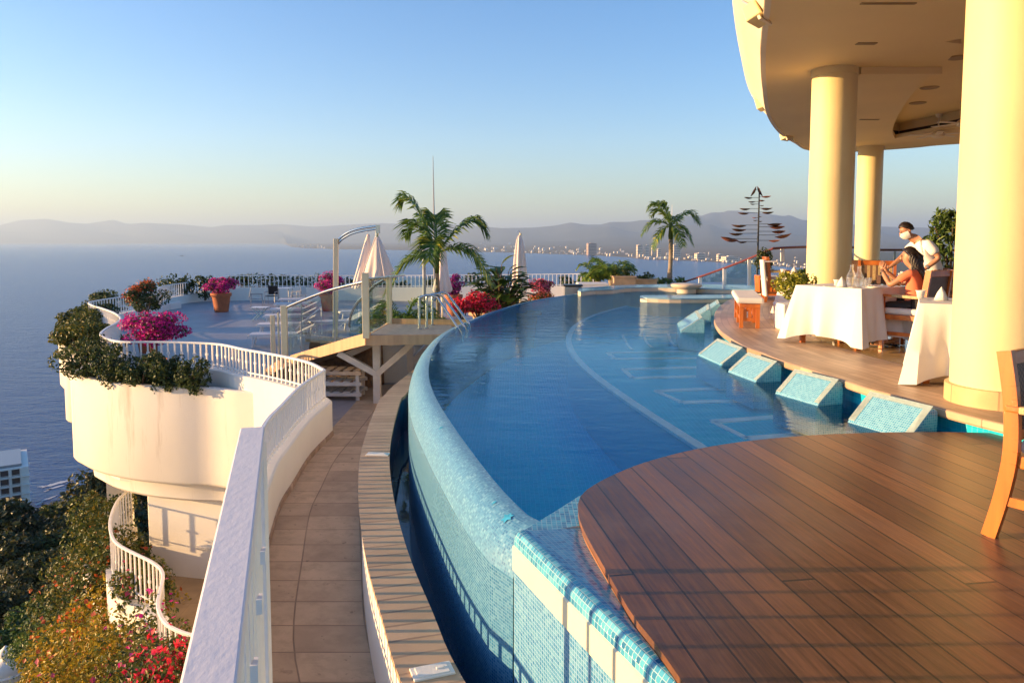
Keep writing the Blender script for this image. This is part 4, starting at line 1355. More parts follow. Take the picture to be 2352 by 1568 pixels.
# big-leaved plant at the rim
def bigleaf(loc, label, n, h, ll, mat, cat="plant", name="broad_leaf_plant", group=None, wid=.32, spread=.5):
    rt = root(name, loc, label, cat, group)
    mb, st = MB(), MB()
    for k in range(n):
        a = random.random() * 6.28
        q = spread * math.sqrt(random.random())
        z0 = h * random.uniform(.25, 1.0) * (1 - .35 * q / spread)
        base = Vector((q * math.cos(a), q * math.sin(a), z0))
        st.tube([(0, 0, 0), base * .5 + Vector((0, 0, .1)), base], .010, 4)
        l = ll * random.uniform(.6, 1.2)
        d = Vector((math.cos(a), math.sin(a), random.uniform(.1, 1.3))).normalized()
        s_ = d.cross(Vector((0, 0, 1))).normalized()
        up = s_.cross(d)
        rows = []
        for i in range(6):
            t = i / 5
            c_ = base + d * l * t - Vector((0, 0, l * .35 * t * t))
            w = l * wid * math.sin(math.pi * (t * .92 + .06)) * .8
            rows.append((c_ - s_ * w + up * w * .3, c_, c_ + s_ * w + up * w * .3))
        b2 = len(mb.f)
        vs = [v for r_ in rows for v in r_]
        fs = []
        for i in range(5):
            for j in range(2):
                fs.append((i * 3 + j, i * 3 + j + 1, i * 3 + j + 4, i * 3 + j + 3))
        mb.add(vs, fs)
        tv = random.random()
        mb.tint += [(b2 + i, tv) for i in range(10)]
    st.build("stem", M['bark'], rt)
    mb.build("leaves", mat, rt, smooth='all')
    return rt
b = dp(1150, 716, 19.8); b.z = -.72
bigleaf(b, "big leafy dark green plant behind the far pool rim", 190, 1.62, .50, M['lf_mid'], spread=.58)
bp_ = dp(1160, 722, 18.6); bp_.z = -1.2
rt = root("flower_planter", bp_, "low pale planter wall holding the red flowers by the rim", "planter")
mb = MB()
mb.lathe([(.55, 0), (.62, .78), (.70, .82), (.70, .90), (.62, .90), (.60, .84)], seg=28, sx=1.3, sy=.7)
mb.build("bowl", M['sandstone'], rt, smooth=True)
mb = MB(); mb.lathe([(.61, .85), (0, .87)], seg=20, sx=1.3, sy=.7); mb.build("soil", M['soil'], rt)
# stone planters with creepers by the low palms
for (px, Y, w, h, lb) in ((1432, 26.0, .75, .50, "square stone planter under the low palms"), (1475, 26.6, .95, .38, "long low stone planter beside the palms")):
    b = dp(px, 655, Y); b.z = -.30
    rt = root("stone_planter", b, lb, "planter", "stone planters behind the spa")
    mb = MB(); mb.box((0, 0, h / 2), (w, .6, h)).box((0, 0, h + .02), (w + .06, .66, .05)); mb.build("box", M['sandstone'], rt, bevel=.01)
    p, nr = blob(260, (w * .55, .3, .16), 8)
    mb = MB(); mb.leaves(p + np.array([0, 0, h + .12]), nr, .10); mb.build("creeper", M['lf_olive'], rt)
for (px, Y) in ((1506, 26.8), (1528, 27.0), (1556, 27.0)):
    b = dp(px, 655, Y); b.z = -.2
    bush(b, (.34, .3, .20), 220, M['lf_lime'] if px == 1506 else M['lf_mid'], {1506: "small bright plant left of the slender palm trunk", 1528: "small green plant at the foot of the slender palm", 1556: "small green plant right of the slender palm trunk"}[px], "plant", "low plants around the slender palm", ls=.10, name="low_plant", clumps=7)

# ================================================================== LOWER HILLSIDE
def tree_proto(h, rad, n, mat, ls, seed):
    rt = root("hillside_tree", (0, 0, -500), "x", "tree", "trees on the dark hillside below")
    mb = MB()
    mb.tube([(0, 0, -1.2), (.1, .05, h * .3), (-.1, .1, h * .62), (0, 0, h * .95)], [.26, .19, .12, .03], 7)
    for k in range(7):
        a = k * 2.4
        z0 = h * (.3 + .07 * k)
        mb.tube([(0, 0, z0), (rad[0] * .4 * math.cos(a), rad[1] * .4 * math.sin(a), z0 + h * .12), (rad[0] * .8 * math.cos(a), rad[1] * .8 * math.sin(a), z0 + h * .25)], [.09, .06, .02], 5)
    mb.build("trunk", M['bark'], rt)
    p, nr = blob(n, rad, 30, .32, .5, True, seed=seed)
    mb = MB(); mb.leaves(p + np.array([0, 0, h * .68]), nr, ls, wid=.6)
    mb.build("crown", mat, rt)
    return rt
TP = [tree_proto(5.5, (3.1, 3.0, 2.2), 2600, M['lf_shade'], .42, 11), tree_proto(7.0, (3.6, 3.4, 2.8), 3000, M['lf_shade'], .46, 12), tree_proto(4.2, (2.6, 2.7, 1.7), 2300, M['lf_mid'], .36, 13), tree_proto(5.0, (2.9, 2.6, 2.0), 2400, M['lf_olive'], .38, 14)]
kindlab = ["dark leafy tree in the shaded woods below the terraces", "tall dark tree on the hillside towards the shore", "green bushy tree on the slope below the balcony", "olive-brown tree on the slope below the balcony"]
used = set()
def put_tree(k, x, y, sc, lb=None, dz=0.0):
    o = TP[k]
    z = hill_z(x, y) + dz
    if k in used:
        o = copy_thing(o, (x, y, z), random.random() * 6.28, lb or kindlab[k], sc)
    else:
        used.add(k)
        o.location = (x, y, z); o.rotation_euler = (0, 0, 1.0); o.scale = (sc,) * 3; o["label"] = lb or kindlab[k]
    return o
g2 = np.random.default_rng(5)
placed = []
def vis_hill(px, py):
    d = ray(px, py)
    for s in np.linspace(10, 330, 640):
        p = Vector((d.x * s / d.y, s, CAMZ + d.z * s / d.y))
        if p.z < hill_z(p.x, p.y):
            return p
    return None
tries = 0
while len(placed) < 150 and tries < 9000:
    tries += 1
    px, py = g2.uniform(-120, 440), g2.uniform(1150, 1640)
    p = vis_hill(px, py)
    if p is None: continue
    dist = p.y
    if dist < 17 or (px < 210 and py > 1400 and dist < 38): continue
    mn = 1.7 + dist * .016
    if any((p.x - q[0]) ** 2 + (p.y - q[1]) ** 2 < mn * mn for q in placed): continue
    placed.append((p.x, p.y))
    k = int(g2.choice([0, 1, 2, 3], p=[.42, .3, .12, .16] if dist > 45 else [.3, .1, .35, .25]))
    sc = g2.uniform(.7, 1.05) * (1.15 if dist > 60 else .72 if dist > 30 else .5)
    put_tree(k, p.x, p.y, float(sc))
# undergrowth between the trees
un = 30000
ux, uy = g2.uniform(-75, -9, un), g2.uniform(12, 120, un)
kk = (np.sin(ux * .9 + np.sin(uy * .5) * 2) * np.cos(uy * .7) + g2.normal(0, .5, un)) > -.35
ux, uy = ux[kk], uy[kk]
uz = np.array([hill_z(a, b) for a, b in zip(ux, uy)]) + np.abs(g2.normal(0, .45, len(ux))) + .05
mb = MB(); mb.leaves(np.stack([ux, uy, uz], 1), np.tile([0, -.2, 1.0], (len(ux), 1)), .62, wid=.6)
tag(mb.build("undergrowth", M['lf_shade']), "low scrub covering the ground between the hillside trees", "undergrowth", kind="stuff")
# big sunlit bougainvillea masses beside the lower balcony
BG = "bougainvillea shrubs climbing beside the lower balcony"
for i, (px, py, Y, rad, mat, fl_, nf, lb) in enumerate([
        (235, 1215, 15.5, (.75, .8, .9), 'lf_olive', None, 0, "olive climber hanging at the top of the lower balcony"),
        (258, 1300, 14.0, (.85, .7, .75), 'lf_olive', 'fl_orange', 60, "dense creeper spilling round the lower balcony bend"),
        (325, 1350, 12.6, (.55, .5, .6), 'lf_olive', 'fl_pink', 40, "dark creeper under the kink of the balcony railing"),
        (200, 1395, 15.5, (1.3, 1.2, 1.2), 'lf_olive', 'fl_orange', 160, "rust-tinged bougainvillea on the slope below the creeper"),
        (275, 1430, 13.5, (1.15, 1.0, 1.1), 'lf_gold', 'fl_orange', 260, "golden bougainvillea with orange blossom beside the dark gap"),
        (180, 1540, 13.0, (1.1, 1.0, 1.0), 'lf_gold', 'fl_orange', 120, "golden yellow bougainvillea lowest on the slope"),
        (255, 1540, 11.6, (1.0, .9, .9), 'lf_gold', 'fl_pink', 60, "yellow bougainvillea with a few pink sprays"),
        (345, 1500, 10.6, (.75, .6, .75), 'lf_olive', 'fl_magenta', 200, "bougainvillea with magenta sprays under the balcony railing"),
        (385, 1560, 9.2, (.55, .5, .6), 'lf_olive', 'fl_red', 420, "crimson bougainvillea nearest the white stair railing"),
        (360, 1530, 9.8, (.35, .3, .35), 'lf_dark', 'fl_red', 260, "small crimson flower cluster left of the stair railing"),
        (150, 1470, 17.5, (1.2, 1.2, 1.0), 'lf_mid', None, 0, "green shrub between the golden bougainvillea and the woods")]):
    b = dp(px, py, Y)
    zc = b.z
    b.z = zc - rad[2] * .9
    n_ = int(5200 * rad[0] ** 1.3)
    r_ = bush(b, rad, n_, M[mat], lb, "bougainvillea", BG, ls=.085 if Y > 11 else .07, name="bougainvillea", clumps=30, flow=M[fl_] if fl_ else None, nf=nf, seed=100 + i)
    for c_ in r_.children:
        if c_.name.startswith("stem"):
            mb = MB(); mb.tube([(0, 0, hill_z(b.x, b.y) - b.z - .3), (.1, .05, -1.0), (0, 0, rad[2])], [.10, .08, .04], 6)
            q = mb.build("trunk", M['bark'], r_)
# pale planter ledge below the balcony
mb = MB()
pl = [at(205, 1290, -5.2), at(207, 1310, -5.2), at(222, 1330, -5.2), at(255, 1345, -5.2), at(300, 1352, -5.2), at(335, 1372, -5.2), at(333, 1398, -5.2)]
mb.sweep(resample(spline(pl, 8), .2), [(-.12, -5.6), (-.12, -5.22), (-.10, -5.2), (.0, -5.2), (.02, -5.22), (.02, -9)], caps=False)
tag(mb.build("planter_ledge", M['whitestain']), "rounded white planter ledge half hidden by bougainvillea", "wall")
# bare branch
b = dp(150, 1450, 24)
rt = root("bare_tree", (b.x, b.y, hill_z(b.x, b.y)), "bare pale branching tree among the dark woods", "tree")
A_ = lambda px, py, Y: dp(px, py, Y) - rt.location
mb = MB()
mb.tube([(0, 0, -1), A_(100, 1495, 24), A_(125, 1455, 24), A_(150, 1435, 24), A_(180, 1424, 24.2), A_(212, 1400, 24.5), A_(245, 1375, 25)], [.12, .09, .09, .10, .08, .06, .02], 7)
mb.tube([A_(180, 1424, 24.2), A_(196, 1390, 24.5), A_(200, 1350, 25)], [.05, .04, .015], 6)
mb.tube([A_(125, 1455, 24), A_(112, 1420, 24.3), A_(118, 1395, 24.3)], [.05, .03, .012], 6)
M['palebark'] = paint("pale_bark", (0.40, 0.34, 0.28), .85, .25, 5, .2)
mb.build("branch", M['palebark'], rt)
# white dome with a tiled roof below
b = dp(16, 1545, 34)
rt = root("dome_house", (b.x, b.y, b.z - 1.0), "small white cupola with ball finial beside a red roof edge", "building")
r_ = 36 / FPX * 34
mb = MB()
mb.lathe([(r_ * 1.05, -3), (r_ * 1.05, 1.0), (r_ * 1.12, 1.05), (r_ * 1.0, 1.12)] + [(r_ * math.cos(a), 1.12 + r_ * .85 * math.sin(a)) for a in [i * .12 for i in range(1, 12)]] + [(.16, 1.12 + r_ * .86)], seg=28)
mb.build("dome", M['white'], rt, smooth=True)
mb = MB()
zt = 1.12 + r_ * .84
mb.lathe([(.20, zt - .03), (.16, zt + .05), (.24, zt + .12), (.30, zt + .26), (.26, zt + .42), (.12, zt + .54), (.07, zt + .60), (.0, zt + .66)], seg=18)
mb.build("finial", M['white'], rt, smooth=True)
mb = MB(); mb.box((1.75, .4, .25), (2.3, 2.0, .28), (0, .12, -.2)); mb.build("roof", M['terracotta'], rt, bevel=.03)
mb = MB(); mb.box((1.75, .4, -1.6), (2.0, 1.7, 3.4), (0, 0, -.2)); mb.build("wall", M['white'], rt)

# hotel on the shore
hp_ = at(-60, 1176, -91)
HY = 252.0
b = dp(0, 1160, HY)
zb, ztp = SEA + 1.0, dp(0, 1082, HY).z
H_ = ztp - zb
rt = root("shore_hotel", (b.x, b.y, zb), "white multi-storey hotel with balconies at the water's edge", "building", rz=R(34))
s_ = HY / FPX
fw = 150 * s_                               # facade facing the camera, running off to the left
nfl = int(round(H_ / 3.3))
fh = H_ / nfl
x1 = 60 * s_
dpth = 26.0
mb = MB(); mb.box((x1 - fw / 2, dpth / 2 + 1.2, H_ / 2), (fw, dpth, H_)); mb.build("wall", M['white'], rt)
mb = MB(); mb.box((x1 - fw / 2 - 1.0, dpth / 2 + 1.2, H_ + .5), (fw - 2, dpth - 3, .9)); mb.build("roof", M['greymetal'], rt)
nb = int(fw / 3.3)
M['winglass'] = N("dark_window").pr(Base_Color=(0.03, 0.035, 0.045), Roughness=.1).m
for f in range(nfl):
    mb = MB()
    mb.box((x1 - fw / 2, .6, f * fh + .08), (fw + .6, 1.4, .22)).box((x1 - fw / 2, -.06, f * fh + .95), (fw + .6, .08, .10))
    for k in range(nb + 1):
        mb.box((x1 - fw + k * 3.3, .6, f * fh + fh / 2 + .1), (.28, 1.3, fh - .25))
    mb.build("balcony", M['white'], rt)
    if f * fh > H_ - 22:
        for k in range(max(0, nb - 10), nb):
            w = MB(); w.box((x1 - fw + 1.65 + k * 3.3, 1.17, f * fh + 1.5), (2.3, .10, 2.2)); w.build("window", M['winglass'], rt)

# ================================================================== FAR TOWN
def tower(px0, px1, ytop, ybot, label, mat, group=None, two=False, name="tower_block"):
    g = land_at((px0 + px1) / 2, ybot)
    s = g.y / FPX
    w, h = (px1 - px0) * s, (ybot - ytop) * s
    rt = root(name, (g.x, g.y, g.z - 1), label, "building", group, rz=.15)
    mb = MB(); mb.box((0, 0, h / 2), (w, w * .8, h)).box((0, 0, h + 1.5), (w * .4, w * .3, 3)); mb.build("wall", mat, rt)
    nf = max(3, int(h / 9))
    for k in range(nf):
        q = MB(); q.box((0, -w * .4, (k + .55) * h / nf), (w * .86, .5, h / nf * .32)); q.box((-w * .5, 0, (k + .55) * h / nf), (.5, w * .6, h / nf * .32)); q.build("window_band", M['winglass'], rt)
    return rt
M['tw1'] = paint("pale_tower", (0.72, 0.62, 0.50), .7, .05, .02, 0)
M['tw3'] = paint("white_town_wall", (0.66, 0.62, 0.56), .7, .05, .02, 0)
M['tw2'] = paint("tan_tower", (0.50, 0.36, 0.28), .7, .05, .02, 0)
for a in [(1349, 1369, 559, 586, "tan apartment tower standing alone on the far shore", 'tw2'), (1463, 1475, 561, 587, "left one of the two tall towers left of the slender palm", 'tw1'), (1482, 1490, 562, 587, "narrow tower beside the tall one left of the slender palm", 'tw1'),
          (1510, 1518, 570, 592, "thin pale tower just left of the slender palm trunk", 'tw1'), (1545, 1562, 560, 592, "broad bright tower just right of the slender palm trunk", 'tw1'), (1497, 1503, 563, 586, "slim tower glimpsed through the fronds of the slender palm", 'tw1'),
          (1598, 1618, 580, 595, "pale slab block right of the slender palm", 'tw1'), (1648, 1660, 582, 598, "cream block left of the long one under the wind sculpture", 'tw1'), (1662, 1694, 587, 599, "long low cream block under the wind sculpture", 'tw1')]:
    tower(*a[:5], M[a[5]])
hb_ = MB(); hb_.box((0, 0, .5), (1, 1, 1)).box((.1, 0, 1.05), (.5, .6, .14))
hob = hb_.build("town_building", M['tw1'])
hme = hob.data
bpy.data.objects.remove(hob)
hme2 = hme.copy(); hme2.materials.clear(); hme2.materials.append(M['tw3'])
g3 = np.random.default_rng(9)
cnt = 0
while cnt < 270:
    px = g3.uniform(1050, 2200) if g3.random() < .93 else g3.uniform(682, 745)
    yc = lerp1(CO, px)
    py = yc - abs(g3.normal(0, 7)) - .6 if px > 1000 else yc - g3.uniform(.5, 5)
    if py < 555: continue
    g = land_at(px, py)
    s = g.y / FPX
    w, h = g3.uniform(2.0, 7.5) * s, g3.uniform(1.5, 6.0) * s
    o = bpy.data.objects.new("town_building", hme2 if g3.random() < .6 else hme)
    COL.objects.link(o)
    o.location = (g.x, g.y, g.z - .5)
    o.scale = (w, w * .7, h)
    o.rotation_euler = (0, 0, g3.uniform(-.3, .5))
    tag(o, "small pale building of the town along the far shore" if px > 1000 else "small white building on the distant headland", "building", "small buildings across the bay" if px > 1000 else "headland buildings")
    cnt += 1
# boat
b = at(683, 586 * 0 + 590, SEA)
b = at(417, 588, SEA)
rt = root("boat", b, "tiny dark boat out on the bay", "boat")
s_ = b.y / FPX
mb = MB(); mb.box((0, 0, .8 * s_ * .5), (9 * s_, 2.5 * s_, .8 * s_)).box((1.5 * s_, 0, 1.0 * s_), (3 * s_, 1.5 * s_, .8 * s_)); mb.build("hull", M['dark'], rt)
# ================================================================== BRIDGE PLATFORM
def glassmat():
    m = N("railing_glass")
    fr = m.n("LayerWeight", None, Blend=.12)
    gl = m.n("BsdfGlossy", None, Color=(.9, .95, .95), Roughness=.03)
    tr = m.n("BsdfTransparent", None, Color=(.84, .91, .89))
    mx = m.n("MixShader", None, Fac=m.math('MULTIPLY', fr.outputs["Fresnel"], .4))
    m.t.links.new(tr.outputs[0], mx.inputs[1]); m.t.links.new(gl.outputs[0], mx.inputs[2])
    m.t.links.new(mx.outputs[0], m.out.inputs[0])
    return m.m
M['glass'] = glassmat()
M['postcream'] = paint("cream_post_paint", (0.74, 0.64, 0.42), .4, .06, 5, .05)
M['timberlight'] = wood("weathered_light_timber", (0.42, 0.25, 0.14), (0.60, 0.38, 0.21), .65)
M['whitetimber'] = paint("white_washed_timber", (0.62, 0.58, 0.54), .7, .15, 5, .15, 30)
PZ = -.15
BR = root("timber_bridge", (-2.0, 13.6, TZ), "raised timber platform and sloping stair with glass railing beside the pool", "bridge")
nl, nrr = at(848, 769, PZ), at(1012, 767, PZ)
fl_, fr_ = at(895, 743, PZ), at(1036, 746, PZ)
mb = MB()
top = [nl, nrr, Vector((-1.05, 13.4, PZ)), fr_, fl_]
mb.poly([(p.x, p.y) for p in top], PZ - .05, PZ)
mb.build("platform_boards", M['greywood'], BR, world=True)
mb = MB()
mb.bar(nl + Vector((-.05, -.03, -.09)), nrr + Vector((0.05, -.03, -.09)), .05, .17)
mb.bar(nl + Vector((-.05, 0, -.09)), fl_ + Vector((-.05, 0, -.09)), .05, .17)
mb.bar(fl_ + Vector((0, .03, .03)), fr_ + Vector((.3, .03, .03)), .05, .14)
mb.build("edge_beam", M['timberlight'], BR, world=True)
# stair down to the terrace, its near edge longer than its far one
nE = [Vector((nl.x, nl.y, PZ)), dp(790, 785, 13.45), dp(730, 803, 14.1), dp(668, 822, 15.0), Vector((-5.0, 15.9, -1.15)), Vector((-5.6, 16.9, -1.5))]
fE = [Vector((fl_.x, fl_.y, PZ)), Vector((-2.75, 15.3, -.42)), Vector((-3.15, 15.95, -.8)), Vector((-3.6, 16.6, -1.15)), Vector((-4.1, 17.4, -1.35)), Vector((-4.5, 18.0, -1.5))]
nS, fS = resample(spline(nE, 8), .22), None
n_ = len(nS)
fl_pts = spline(fE, 8)
fS = [resample(fl_pts, .05)[min(len(resample(fl_pts, .05)) - 1, int(i / (n_ - 1) * (len(resample(fl_pts, .05)) - 1)))] for i in range(n_)]
mb = MB()
for i in range(n_ - 1):
    a, b2, c_, d2 = nS[i], nS[i + 1], fS[i + 1], fS[i]
    dz = Vector((0, 0, -.09))
    mb.add([a, b2, c_, d2, a + dz, b2 + dz, c_ + dz, d2 + dz], [(0, 1, 2, 3), (7, 6, 5, 4), (0, 4, 5, 1), (2, 6, 7, 3)])
mb.build("stair_treads", M['greywood'], BR, world=True)
for side in (nS, fS):
    mb = MB()
    mb.sweep(side, [(-.03, -.16), (.03, -.16), (.03, .045), (-.03, .045)], rel=True, cprof=True)
    mb.build("stringer", M['timberlight'], BR, world=True)
# post with two braces
pb = at(867, 925, TZ)
pt = Vector((pb.x, pb.y, PZ - .17))
mb = MB(); mb.bar(pb, pt, .13, .13, up=(0, 1, 0)); mb.build("post", M['whitetimber'], BR, world=True)
mid = pb.lerp(pt, .45)
for tx, tz, ty in ((-.70, -.60, -.02), (.70, -.38, .1)):
    mb = MB(); mb.bar(mid + Vector((0, -.03, 0)), Vector((pb.x + tx, pb.y + ty, tz)), .10, .11); mb.build("brace", M['whitetimber'], BR, world=True)
pb2 = pb + Vector((.45, 1.3, 0))
mb = MB(); mb.bar(pb2, Vector((pb2.x, pb2.y, PZ - .17)), .13, .13, up=(0, 1, 0)); mb.build("post", M['whitetimber'], BR, world=True)
mb = MB(); mb.bar(pb2.lerp(Vector((pb2.x, pb2.y, PZ - .17)), .45), (pb2.x + .7, pb2.y + .2, -.3), .10, .11); mb.build("brace", M['whitetimber'], BR, world=True)
mb = MB(); mb.bar(pt + Vector((-.7, .62, -.42)), pt + Vector((.1, .62, -.06)), .10, .12); mb.build("bearer", M['whitetimber'], BR, world=True)
# glass balustrade as a thing of its own on the bridge
GB = root("glass_railing", (-2.6, 13.2, PZ), "glass balustrade with cream posts and steel handrail along the bridge stair", "railing")
def post(p, h, r=.045, z0=None):
    mb = MB(); mb.bar((p.x, p.y, p.z), (p.x, p.y, p.z + h), 2 * r, 2 * r * .7, up=(0, 1, 0)); mb.build("post", M['postcream'], GB, world=True, bevel=.006)
pA_ = Vector((nl.x - .04, nl.y - .07, PZ - .05))
pB_ = dp(655, 826, 15.0)
post(pA_, 1.12, .055)
post(pB_, 1.10, .06)
pC_ = Vector((fl_.x, fl_.y, PZ))
post(pC_, .92, .05)
pD_ = dp(628, 815, 16.6); pD_.z = TZ
post(pD_, 1.35, .045)
pE_ = dp(641, 815, 16.2); pE_.z = TZ
post(pE_, 1.45, .02)
hr = [dp(658, 706, 15.0), dp(700, 688, 14.45), dp(750, 669, 13.85), dp(800, 655.5, 13.3), dp(846, 645, 12.85)]
mb = MB(); mb.tube(spline(hr, 6), .028, 10); mb.build("handrail", M['steel'], GB, world=True, smooth=True)
hr2 = [dp(846, 641, 12.85), dp(888, 637.5, 14.4), dp(928, 631, 16.5)]
mb = MB(); mb.tube(spline(hr2, 6), .028, 10); mb.build("handrail", M['steel'], GB, world=True, smooth=True)
hr3 = [dp(886, 641, 14.6), dp(862, 655, 15.0), dp(842, 675, 15.4), dp(822, 694, 15.8), dp(808, 718, 16.3), dp(802, 744, 16.7), dp(804, 750, 16.8)]
mb = MB(); mb.tube(spline(hr3, 6), .03, 10); mb.build("handrail", M['steel'], GB, world=True, smooth=True)
def pane(a, b2, c_, d2):
    n_ = (b2 - a).cross(d2 - a).normalized() * .006
    mb = MB(); mb.add([a + n_, b2 + n_, c_ + n_, d2 + n_, a - n_, b2 - n_, c_ - n_, d2 - n_], [(0, 1, 2, 3), (7, 6, 5, 4), (0, 4, 5, 1), (1, 5, 6, 2), (2, 6, 7, 3), (3, 7, 4, 0)])
    mb.build("glass_pane", M['glass'], GB, world=True)
hrs = spline(hr, 6)
def rail_at(px):
    return min(hrs, key=lambda p: abs(px - (1176 + FPX * p.x / (p.y * cp - (p.z - CAMZ) * sp))))
cuts = [(662, 815), (693, 806), (770, 786), (842, 764)]
for (x0, y0), (x1, y1) in zip(cuts, cuts[1:]):
    t0, t1 = rail_at(x0), rail_at(x1)
    a = dp(x0 + 2, y0, t0.y); b2 = dp(x1 - 2, y1, t1.y)
    pane(a, b2, t1 - Vector((0, 0, .05)), t0 - Vector((0, 0, .05)))
    mb = MB(); mb.bar(dp(x1, y1 + 8, t1.y), t1 if x1 != 842 else dp(x1, y1 - 10, t1.y), .02, .012, up=(0, 1, 0)); mb.build("clamp_bar", M['greymetal'], GB, world=True)
pane(pA_ + Vector((.05, .06, .08)), pC_ + Vector((0, -.05, .05)), pC_ + Vector((0, -.05, .88)), pA_ + Vector((.05, .06, .98)))
far = [pC_ + Vector((.05, .02, 0.1)), fr_ + Vector((-.25, .02, 0.1))]
pane(far[0], far[1], far[1] + Vector((0, 0, .80)), far[0] + Vector((0, 0, .80)))
h3s = spline(hr3, 6)
for i in (8, 18, 28):
    a, b2 = h3s[i], h3s[min(i + 9, len(h3s) - 1)]
    pane(Vector((a.x, a.y, a.z - .85)), Vector((b2.x, b2.y, max(TZ + .1, b2.z - .85))), b2 - Vector((0, 0, .04)), a - Vector((0, 0, .04)))
# pool ladder: three steel hoops from the platform into the water
LD = root("pool_ladder", at(990, 750, PZ), "steel pool handrails curving from the platform into the water", "pool ladder")
for bse, k in (((963, 756), 0), ((980, 754), 1), ((993, 747), 2)):
    q = at(*bse, PZ)
    Y = q.y
    tops = [[(963, 692), (968, 682), (985, 678), (1000, 682), (1010, 692), (1058, 764), (1061, 785)], [(980, 690), (984, 680), (1000, 675), (1014, 679), (1024, 690), (1067, 752), (1070, 775)], [(993, 688), (999, 678), (1014, 672), (1026, 675), (1034, 684), (1076, 742), (1079, 760)]][k]
    yy_ = [Y, Y, Y, Y + .02, Y + .02, Y - .15, Y - .2]
    pts = [q] + [dp(x, y, d_) for (x, y), d_ in zip(tops, yy_)]
    mb = MB(); mb.tube(spline(pts, 7), .024, 10); mb.build("handrail", M['steel'], LD, world=True, smooth=True)
    mb = MB(); mb.lathe([(.05, 0), (.05, .012), (.026, .02)], q, 14); mb.build("flange", M['steel'], LD, world=True)

# things stored under the stair
b = dp(798, 888, 14.2); b.z = TZ
rt = root("stone_wall", dp(790, 880, 15.5), "rough brown stone retaining wall under the bridge stair", "wall")
rt.location.z = TZ
m = N("rough_stone"); vn = m.n("TexVoronoi", None, Scale=5.0)
m.pr(Base_Color=m.ramp(m.noise(6, 5), [(0.3, (0.10, 0.055, 0.03)), (0.7, (0.30, 0.18, 0.10))]), Roughness=.9); m.bump(vn.outputs[0], .8, .04)
mb = MB(); mb.box((0, .2, .42), (1.7, .5, .85), (0, 0, -.5), taper=.96); mb.build("stones", m.m, rt, bevel=.04)
mb = MB(); mb.box((0, .2, .88), (1.75, .55, .06), (0, 0, -.5)); mb.build("cap", M['timberlight'], rt)
rt = root("slatted_bench", b, "stack of white slatted sunbed bases stored under the stair", "bench")
for k in range(3):
    mb = MB()
    z = .12 + .20 * k
    mb.box((-.32, -.28, z), (1.3, .06, .06), (0, 0, -.04)).box((-.32, .28, z), (1.3, .06, .06), (0, 0, -.04))
    for j in range(7):
        mb.box((-.9 + j * .19, 0, z + .035), (.12, .56, .02), (0, 0, -.04))
    mb.build("slatted_base", M['greywood'] if k == 2 else M['whitetimber'], rt)
mb = MB()
for sx in (-.85, .25):
    for sy in (-.26, .26):
        mb.box((sx, sy, .28), (.06, .06, .56))
mb.build("leg_frame", M['whitetimber'], rt)
b = dp(905, 870, 15.5); b.z = TZ
rt = root("service_wall", b, "plain white wall behind the bridge post", "wall")
mb = MB(); mb.box((.3, .25, .58), (1.5, .12, 1.16), (0, 0, .05)); mb.build("panel", M['white'], rt, bevel=.01)
mb = MB(); mb.box((-.35, .17, .58), (.03, .03, 1.1)).box((.25, .17, .8), (1.2, .02, .03)); mb.build("batten", M['whitetimber'], rt)

# ================================================================== PARASOLS
def closed_canopy(prof, folds=8, fa=.18, seg=64):
    mb = MB()
    mb.lathe(prof, seg=seg, fold=folds, fa=fa)
    return mb
b = dp(770, 800, 20.5); b.z = TZ
CU = root("cantilever_parasol", b, "cantilever parasol with curved double arm and pale canopy hanging closed", "parasol")
LA = lambda px, py, Y: dp(px, py, Y) - b
mb = MB(); mb.bar((0, 0, 0), LA(772, 548, 20.5), .13, .10, up=(0, 1, 0)); mb.build("pole", M['postcream'], CU, bevel=.01)
for dy, y0 in ((0, 0), (.10, 7)):
    arm = [LA(774, 556 + y0, 20.5), LA(785, 543 + y0, 20.5), LA(805, 531 + y0, 20.4), LA(830, 524 + y0, 20.3), LA(868, 519 + y0 * .9, 20.2)]
    mb = MB(); mb.tube(spline(arm, 6), .032, 8); mb.build("arm", M['steel'], CU, smooth=True)
mb = MB(); mb.box(LA(868, 526, 20.2), (.10, .12, .22)).tube([LA(866, 530, 20.2), LA(866, 545, 20.2)], .05, 10); mb.build("hub", M['steel'], CU)
M['rope'] = M['canvas']
def cone_cloth(apex, base_c, rx, name, folds, fa, parent, mat, seg=72, nr=14):
    vs, fs = [], []
    for i in range(nr + 1):
        t = i / nr
        c_ = apex.lerp(base_c, t)
        rr = .035 + (rx - .035) * (t ** .85)
        for k in range(seg):
            an = 2 * math.pi * k / seg
            f = 1 + fa * t * math.cos(folds * an) + .05 * t * math.sin(3 * an + 1)
            zz_ = -.10 * t * t * (math.cos(folds * an) + .6 * math.cos(an + .8)) * rx
            vs.append(c_ + Vector((math.cos(an) * rr * f, math.sin(an) * rr * f * .75, zz_)))
    for i in range(nr):
        for k in range(seg):
            k2 = (k + 1) % seg
            fs.append((i * seg + k, i * seg + k2, (i + 1) * seg + k2, (i + 1) * seg + k))
    mb = MB(); mb.add(vs, fs)
    return mb.build(name, mat, parent, smooth='all')
cone_cloth(LA(866, 540, 20.2), LA(872, 640, 20.2), .42, "canopy", 8, .14, CU, M['canvas'])
cone_cloth(LA(846, 538, 20.6), LA(832, 660, 20.6), .26, "canopy_flap", 6, .2, CU, M['canvas'])
for (x0, y0, x1, y1) in ((862, 545, 822, 662), (868, 545, 886, 648)):
    mb = MB(); mb.tube([LA(x0, y0, 19.95), LA(x1, y1, 19.85)], .018, 6); mb.build("rib", M['canvas'], CU)
